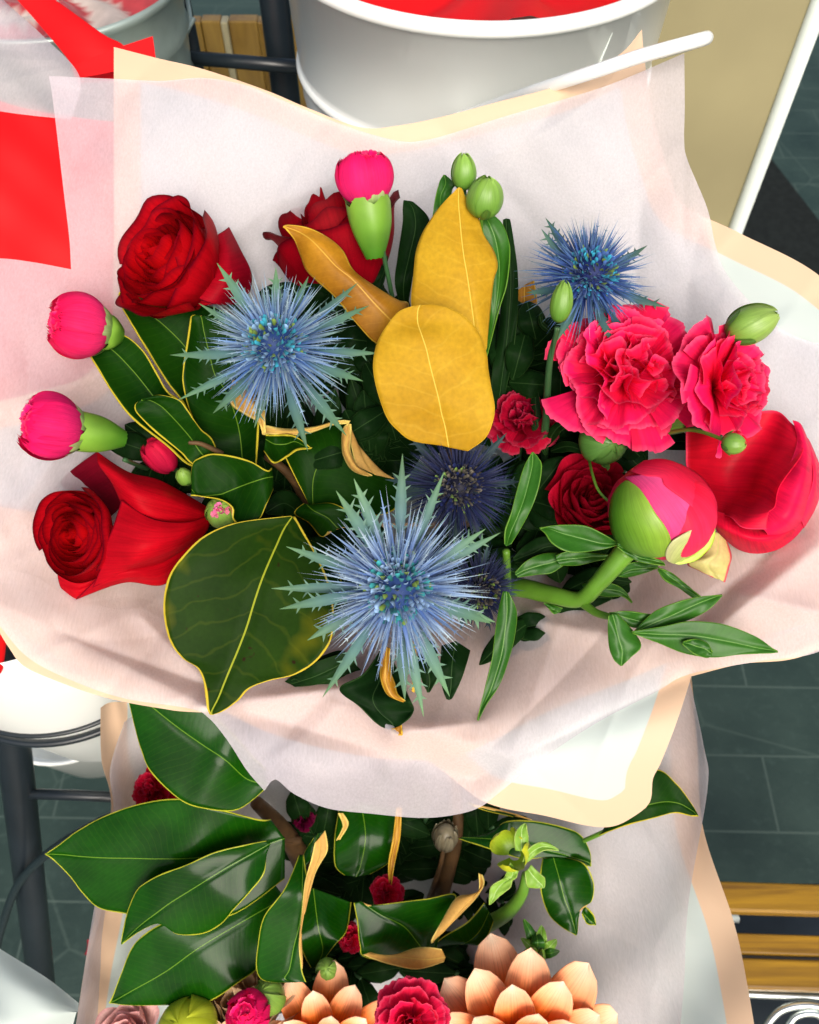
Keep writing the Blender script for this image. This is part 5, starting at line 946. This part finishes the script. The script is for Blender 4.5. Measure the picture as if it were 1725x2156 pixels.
mb = MB(); fr = frame(490, 1650, 60, (-.1, .9, .5)); hug(mb, fr, px(22, 60), px(48, 60), 4, .8, .2, .75, (.62, .62, .05), (.70, .72, .10), 3, tip=.4); mb.build('inner_scale', M['calyx'], lsg)
rsg = thing('magnolia_sprig', at(900, 1900, 72), 'magnolia sprig with cupped tan backed leaf in the middle and right of the lower bouquet', 'sprig', G2)
stem(rsg, [(900, 2000, 76), (930, 1880, 70), (960, 1760, 67), (960, 1640, 66)], [20, 16, 12], 'bark', 'branch')
leaf(rsg, [(745, 1901, 760, 1898, 775, 1908), (752, 1940, 800, 1925, 820, 1902), (758, 1990, 850, 1950, 900, 1892), (770, 2015, 880, 1985, 960, 1885), (860, 2030, 900, 2010, 930, 1950), (900, 2030, 920, 2010, 920, 1990)], 60, ('magg', 'magback'), cup=-.2, wave=.4, mm=23)
leaf(rsg, [(765, 2010, 780, 2005, 790, 2008), (790, 2020, 800, 2010, 815, 2016, 0, -.4, 0), (830, 2032, 850, 2015, 870, 1998, 0, -.6, 0), (880, 2040, 900, 2020, 900, 1994, 0, -.4, 0), (935, 2025, 938, 2015, 930, 1998)], 57.6, ('magback', 'mag'), cup=.0, wave=.2, label='tan suede underside of the cupped leaf')
leaf(rsg, [(1008, 1838, 1010, 1840, 1016, 1842), (1005, 1880, 1012, 1870, 1020, 1860), (962, 1890, 990, 1895, 1003, 1890, 0, -.4, 0), (930, 1940, 955, 1935, 975, 1920, 0, -.4, 0), (910, 1975, 925, 1972, 940, 1955), (908, 1986, 911, 1985, 916, 1980)], 58, ('magback', 'mag'), cup=.1, label='pale tan rolled leaf margin')
leaf(rsg, [(905, 2000, 940, 1990, 960, 1975, 1, 1, 1), (930, 1975, 980, 1985, 1000, 1990), (985, 1940, 1010, 1960, 1022, 1980), (1020, 1900, 1030, 1920, 1040, 1940)], 61, ('magg', 'magback'), cup=.3)
leaf(rsg, [(1040, 1760, 970, 1763, 965, 1766, 1.5, 1.5, 1.5), (1062, 1731, 1050, 1768, 1040, 1790), (1120, 1728, 1110, 1780, 1100, 1808), (1190, 1742, 1170, 1795, 1150, 1806), (1225, 1760, 1210, 1806, 1190, 1813), (1243, 1795, 1238, 1815, 1230, 1822), (1245, 1824, 1244, 1824, 1242, 1824)], 61.5, ('magg', 'magback'), cup=.2)
leaf(rsg, [(1142, 1808, 1165, 1805, 1190, 1806, 1, 1, 1), (1137, 1845, 1178, 1850, 1230, 1818, 0, .4, 0), (1140, 1885, 1188, 1890, 1250, 1856, 0, .3, 0), (1155, 1925, 1200, 1920, 1247, 1896, 0, .2, 0), (1180, 1950, 1208, 1945, 1222, 1916), (1213, 1970, 1214, 1969, 1216, 1964)], 60.4, ('magg', 'magback'), cup=.2, wave=.35)
leaf(rsg, [(1225, 1925, 1226, 1920, 1230, 1905), (1236, 1945, 1240, 1935, 1250, 1925), (1254, 1948, 1255, 1948, 1255, 1945)], 61, ('magg', 'magback'), cup=.2)
leaf(rsg, [(1260, 1760, 1268, 1752, 1280, 1730, 2, 2, 2), (1320, 1738, 1320, 1710, 1330, 1640, .6, .6, .6), (1380, 1722, 1385, 1690, 1385, 1620, .2, .3, .2), (1420, 1712, 1425, 1690, 1425, 1650), (1455, 1718, 1455, 1705, 1452, 1685), (1471, 1719, 1470, 1717, 1468, 1712)], 55.8, ('mag', 'magback'), cup=.2, label='leaf poking out behind the peach paper edge')
stem(rsg, [(1230, 1770, 60), (1270, 1752, 58.5), (1300, 1735, 57.5)], [5, 5])
leaf(rsg, [(985, 1690, 990, 1692, 995, 1696), (1020, 1706, 1030, 1700, 1060, 1712), (1080, 1720, 1090, 1715, 1120, 1726)], 59.5, ('magback', 'mag'), cup=.2, wave=.1)
LBM = ['dark leafy stem behind the tan branch fork of the lower bouquet', 'dark leafy stem right under the tissue rim, lower bouquet', 'dark leafy stem beside the dried seed head', 'dark leafy stem between the upright curled leaf and the dahlia', 'dark leafy stem under the tan cupped leaf', 'dark leafy stem beside the small tight green bud', 'dark leafy stem behind the broad upright dark leaf', 'dark leafy stem above the cream peach rose', 'dark leafy stem behind the pointed leaf at the right of the lime flower',
 'dark leafy stem above the tan cupped leaf', 'dark leafy stem left of the glimpsed middle red carnation', 'dark leafy stem behind the lime green flower', 'dark leafy stem just above the large orange dahlia', 'dark leafy stem beside the round green bud, lower bouquet']
# filler in the lower bouquet, same shade-darkened leaf colour
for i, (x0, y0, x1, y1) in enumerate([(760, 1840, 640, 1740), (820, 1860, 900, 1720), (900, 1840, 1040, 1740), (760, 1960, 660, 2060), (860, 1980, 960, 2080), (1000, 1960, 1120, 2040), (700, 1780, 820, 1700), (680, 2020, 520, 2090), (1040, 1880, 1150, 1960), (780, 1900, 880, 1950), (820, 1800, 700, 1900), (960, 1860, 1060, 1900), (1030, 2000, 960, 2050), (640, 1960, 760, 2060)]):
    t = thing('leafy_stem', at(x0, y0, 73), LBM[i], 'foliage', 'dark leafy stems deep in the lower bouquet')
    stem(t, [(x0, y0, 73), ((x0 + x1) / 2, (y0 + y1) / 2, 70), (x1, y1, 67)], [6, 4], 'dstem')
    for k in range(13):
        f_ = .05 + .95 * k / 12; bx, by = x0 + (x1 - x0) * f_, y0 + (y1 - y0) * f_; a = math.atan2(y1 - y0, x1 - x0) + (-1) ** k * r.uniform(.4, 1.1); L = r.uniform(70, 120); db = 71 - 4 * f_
        blade(t, [(bx, by, db), (bx + L * .5 * math.cos(a), by + L * .5 * math.sin(a), db - 1), (bx + L * math.cos(a), by + L * math.sin(a), db - .5)], [2, 19, 26, 20, 1], mat=('dark_shade_green', 'dark_shade_green'))
# green seed head (hellebore like) on curved stem
hb = thing('green_flower', at(1030, 1960, 66), 'lime green flower with drooping pointed petals on a curved stalk in the lower bouquet', 'flower')
stem(hb, [(1020, 1950, 64), (1070, 1920, 60), (1100, 1880, 58), (1108, 1840, 57.4)], [18, 15, 12, 9])
mb = MB(); hug(mb, frame(1075, 1790, 57, (-.3, .5, .8)), px(42, 57), px(46, 57), 4, .9, .1, .7, (.24, .42, .02), (.50, .52, .02), 5, tip=.6); mb.build('seed_pod', M['calyx'], hb)
for nm, st_q in (('petal', [(1060, 1850, 1070, 1852, 1080, 1850), (1035, 1865, 1050, 1868, 1075, 1868), (1030, 1885, 1040, 1888, 1055, 1885), (1030, 1905, 1032, 1905, 1034, 1903)]), ('petal', [(1105, 1835, 1112, 1830, 1118, 1820), (1110, 1865, 1128, 1850, 1138, 1840), (1125, 1870, 1140, 1862, 1148, 1850), (1142, 1870, 1145, 1870, 1147, 1868)]),
                 ('petal', [(1100, 1815, 1105, 1812, 1112, 1815), (1115, 1785, 1125, 1790, 1130, 1800), (1145, 1772, 1150, 1782, 1150, 1790), (1176, 1788, 1177, 1790, 1176, 1792)]), ('petal', [(1085, 1790, 1098, 1792, 1110, 1788), (1083, 1765, 1098, 1765, 1113, 1765), (1090, 1745, 1100, 1742, 1110, 1745), (1105, 1733, 1107, 1733, 1109, 1734)]), ('petal', [(1075, 1815, 1082, 1825, 1092, 1832), (1065, 1840, 1078, 1845, 1088, 1848), (1060, 1850, 1070, 1853, 1080, 1853)])):
    leaf(hb, st_q, 56.4, ('gpet', 'gpet') if 'gpet' in M else ('green', 'green'), cup=-.3, name=nm, mm=11, n=20)
gt = thing('green_flower', at(1110, 2040, 64), 'small tight green leafy bud above the large orange dahlia', 'flower bud')
stem(gt, [(1110, 2080, 66), (1130, 2040, 60), (1130, 2010, 58)], [7, 6])
for k, (x1, y1, w) in enumerate([(1103, 1935, 11), (1140, 1948, 13), (1172, 1978, 12), (1178, 2002, 10), (1098, 1975, 10), (1150, 2010, 12), (1128, 1962, 15), (1105, 2000, 11)]):
    blade(gt, [(1125, 2012, 58.6), ((1125 + x1) / 2 + 6, (2012 + y1) / 2, 57.2 - .12 * k), (x1, y1, 57.6)], [4, w, w * 1.1, w * .7, 1], mat=('gpet', 'gpet') if k % 3 else ('green', 'green'), name='bract')
sh = thing('seed_head', at(930, 1830, 70), 'brown dried seed head deep in the lower bouquet', 'seed head')
stem(sh, [(900, 1900, 72), (925, 1830, 66), (934, 1790, 65)], [5, 5], 'bark')
mb = MB(); fr = frame(938, 1762, 65, (.1, .8, .5)); lathe_egg(mb, fr, px(24, 65), px(32, 65), (.14, .11, .06), (.25, .22, .14)); hug(mb, fr, px(25, 65), px(33, 65), 12, .35, .1, .8, (.10, .08, .05), (.28, .25, .16), 2, tip=1, off=.15, flare=.2); mb.build('head', M['calyx'], sh)
# red flowers glimpsed
for (x, y, d, R, lb) in ((330, 1665, 62.5, 52, 'red carnation peeping out under the upper left leaf of the lower bouquet'), (815, 1880, 63.5, 36, 'red carnation glimpsed in the dark middle of the lower bouquet'), (742, 1975, 63, 30, 'red carnation petals glimpsed left of the cupped leaf'), (640, 1722, 67, 28, 'dark magenta carnation deep under the paper edge')):
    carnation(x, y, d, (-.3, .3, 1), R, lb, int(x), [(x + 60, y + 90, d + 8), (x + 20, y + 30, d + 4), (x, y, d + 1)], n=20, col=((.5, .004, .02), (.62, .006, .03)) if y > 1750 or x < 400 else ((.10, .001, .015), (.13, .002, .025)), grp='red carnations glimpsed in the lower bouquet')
# dahlias
def dahlia(x, y, d, axis, R, label, seed, path, n=48):
    r = random.Random(seed); fr = frame(x, y, d, axis, seed); s = px(1, d); root = thing('dahlia', at(*path[0]), label, 'dahlia', 'orange dahlias'); mb = MB()
    for k in range(n):
        t = k / n; pol = .62 + .86 * t ** .8; az = k * 2.399; L = R * s * (.62 + .48 * t) * r.uniform(.93, 1.05); na, nb = 13, 17
        a = np.linspace(-1, 1, na)[:, None]; b = np.linspace(0, 1, nb)[None, :]
        w = L * (.23 + .02 * t) * (.30 + .70 * np.sin(b * 1.9)) * np.sqrt(np.clip(1 - b ** 5, 0, 1)); y_ = a * w; cup = (.50 - .3 * b) * w * (a * a) + .02 * L * np.sin(3 * b + k)
        bend = pol + .35 * (1 - b) * -.6 * 0 + .30 * b ** 2 * t - .25 * (1 - t) * b; x_ = L * b * np.sin(bend) - cup * np.cos(bend); z_ = L * b * np.cos(bend) + cup * np.sin(bend)
        ca, sa = math.cos(az), math.sin(az); P = np.stack([x_ * ca - y_ * sa, x_ * sa + y_ * ca, z_ + 0 * y_], -1)
        m_ = np.clip((b - .60) / .40, 0, 1) ** 1.4 * (1 - .35 * np.abs(a)); c = lerp((1., .24, .02), (1., .84, .62), np.broadcast_to(m_, y_.shape)) * r.uniform(.9, 1.06)
        mb.grid(tf(fr, P), c, np.stack([np.broadcast_to(a, y_.shape) * .5 + .5, np.broadcast_to(b, y_.shape)], -1))
    mb.build('bloom', M['dahlia'], root, thick=.0005); stem(root, path, [9, 8], 'dstem')
dahlia(1085, 2225, 55.5, (.0, .12, 1), 225, 'large orange dahlia with white tipped petals at the bottom right of the lower bouquet', 51, [(980, 2150, 74), (1030, 2160, 66), (1075, 2175, 58)])
dahlia(690, 2215, 58.5, (-.05, .12, 1), 165, 'paler orange dahlia partly behind the pink carnation at the bottom', 52, [(740, 2130, 74), (720, 2160, 66), (700, 2180, 60)], n=36)
carnation(868, 2150, 53.5, (-.05, .2, 1), 82, 'hot pink red carnation between the two dahlias at the bottom edge', 53, [(850, 2140, 72), (860, 2150, 62), (868, 2150, 54)], n=30, col=((.85, .01, .08), (.9, .012, .06)), ruf=.07, grp='carnations at the bottom edge')
carn_bud(522, 2135, 55, (-.1, .5, .85), 44, 40, 0, 'pink carnation bud beside the green calyx at the bottom edge', 54, [(640, 2100, 72), (560, 2130, 62), (530, 2140, 57)], grp='carnations at the bottom edge')
green_bud(565, 2098, 57, (-.1, .6, .7), 34, 52, 'green calyx standing above the pink bud at the bottom edge', 55, [(640, 2100, 72), (590, 2130, 62), (570, 2120, 59)])
green_bud(690, 2042, 60, (0, .6, .8), 24, 26, 'round green bud under the curled leaf of the lower bouquet', 56, [(720, 2080, 70), (700, 2060, 65), (692, 2050, 61)])
CR3 = ((.75, .52, .30), (.78, .60, .36), (.80, .50, .30))
rose(525, 2165, 61, (-.05, .85, .5), 118, 165, 'cream peach ruffled rose behind the pink bud at the bottom edge', 57, [(640, 2200, 74), (560, 2210, 68), (505, 2215, 62)], n=20, cols=CR3, grp='pale roses in the lower bouquet', mat='petal', ruffle=.09, sep=False)
rose(290, 2200, 60, (-.2, .7, .6), 70, 90, 'pale pink rose at the bottom edge left of the yellow green bud', 58, [(420, 2200, 74), (350, 2200, 68), (290, 2200, 61)], n=18, cols=((.85, .45, .42), (.88, .55, .50), (.88, .42, .42)), grp='pale roses in the lower bouquet', mat='petal', ruffle=.09, sep=False)
green_bud(395, 2165, 57, (-.1, .6, .8), 62, 52, 'glossy yellow green bud at the bottom edge', 59, [(520, 2160, 72), (450, 2170, 64), (400, 2170, 59)], c0=(.30, .42, .02), c1=(.55, .62, .03), n=4)
# fallen petal on the floor
mb = MB(); pz = np.ravel(on_floor(178, 2010, .004)); fr = (np.eye(3), pz); cup_petal(mb, fr, .02, .5, .9, .85, .45, 0, (.3, .005, .02), (.4, .01, .03), 0, 3); tag(mb.build('fallen_petal', M['petal'], thick=.0006), 'dark red petal fallen on the slate floor', 'petal')
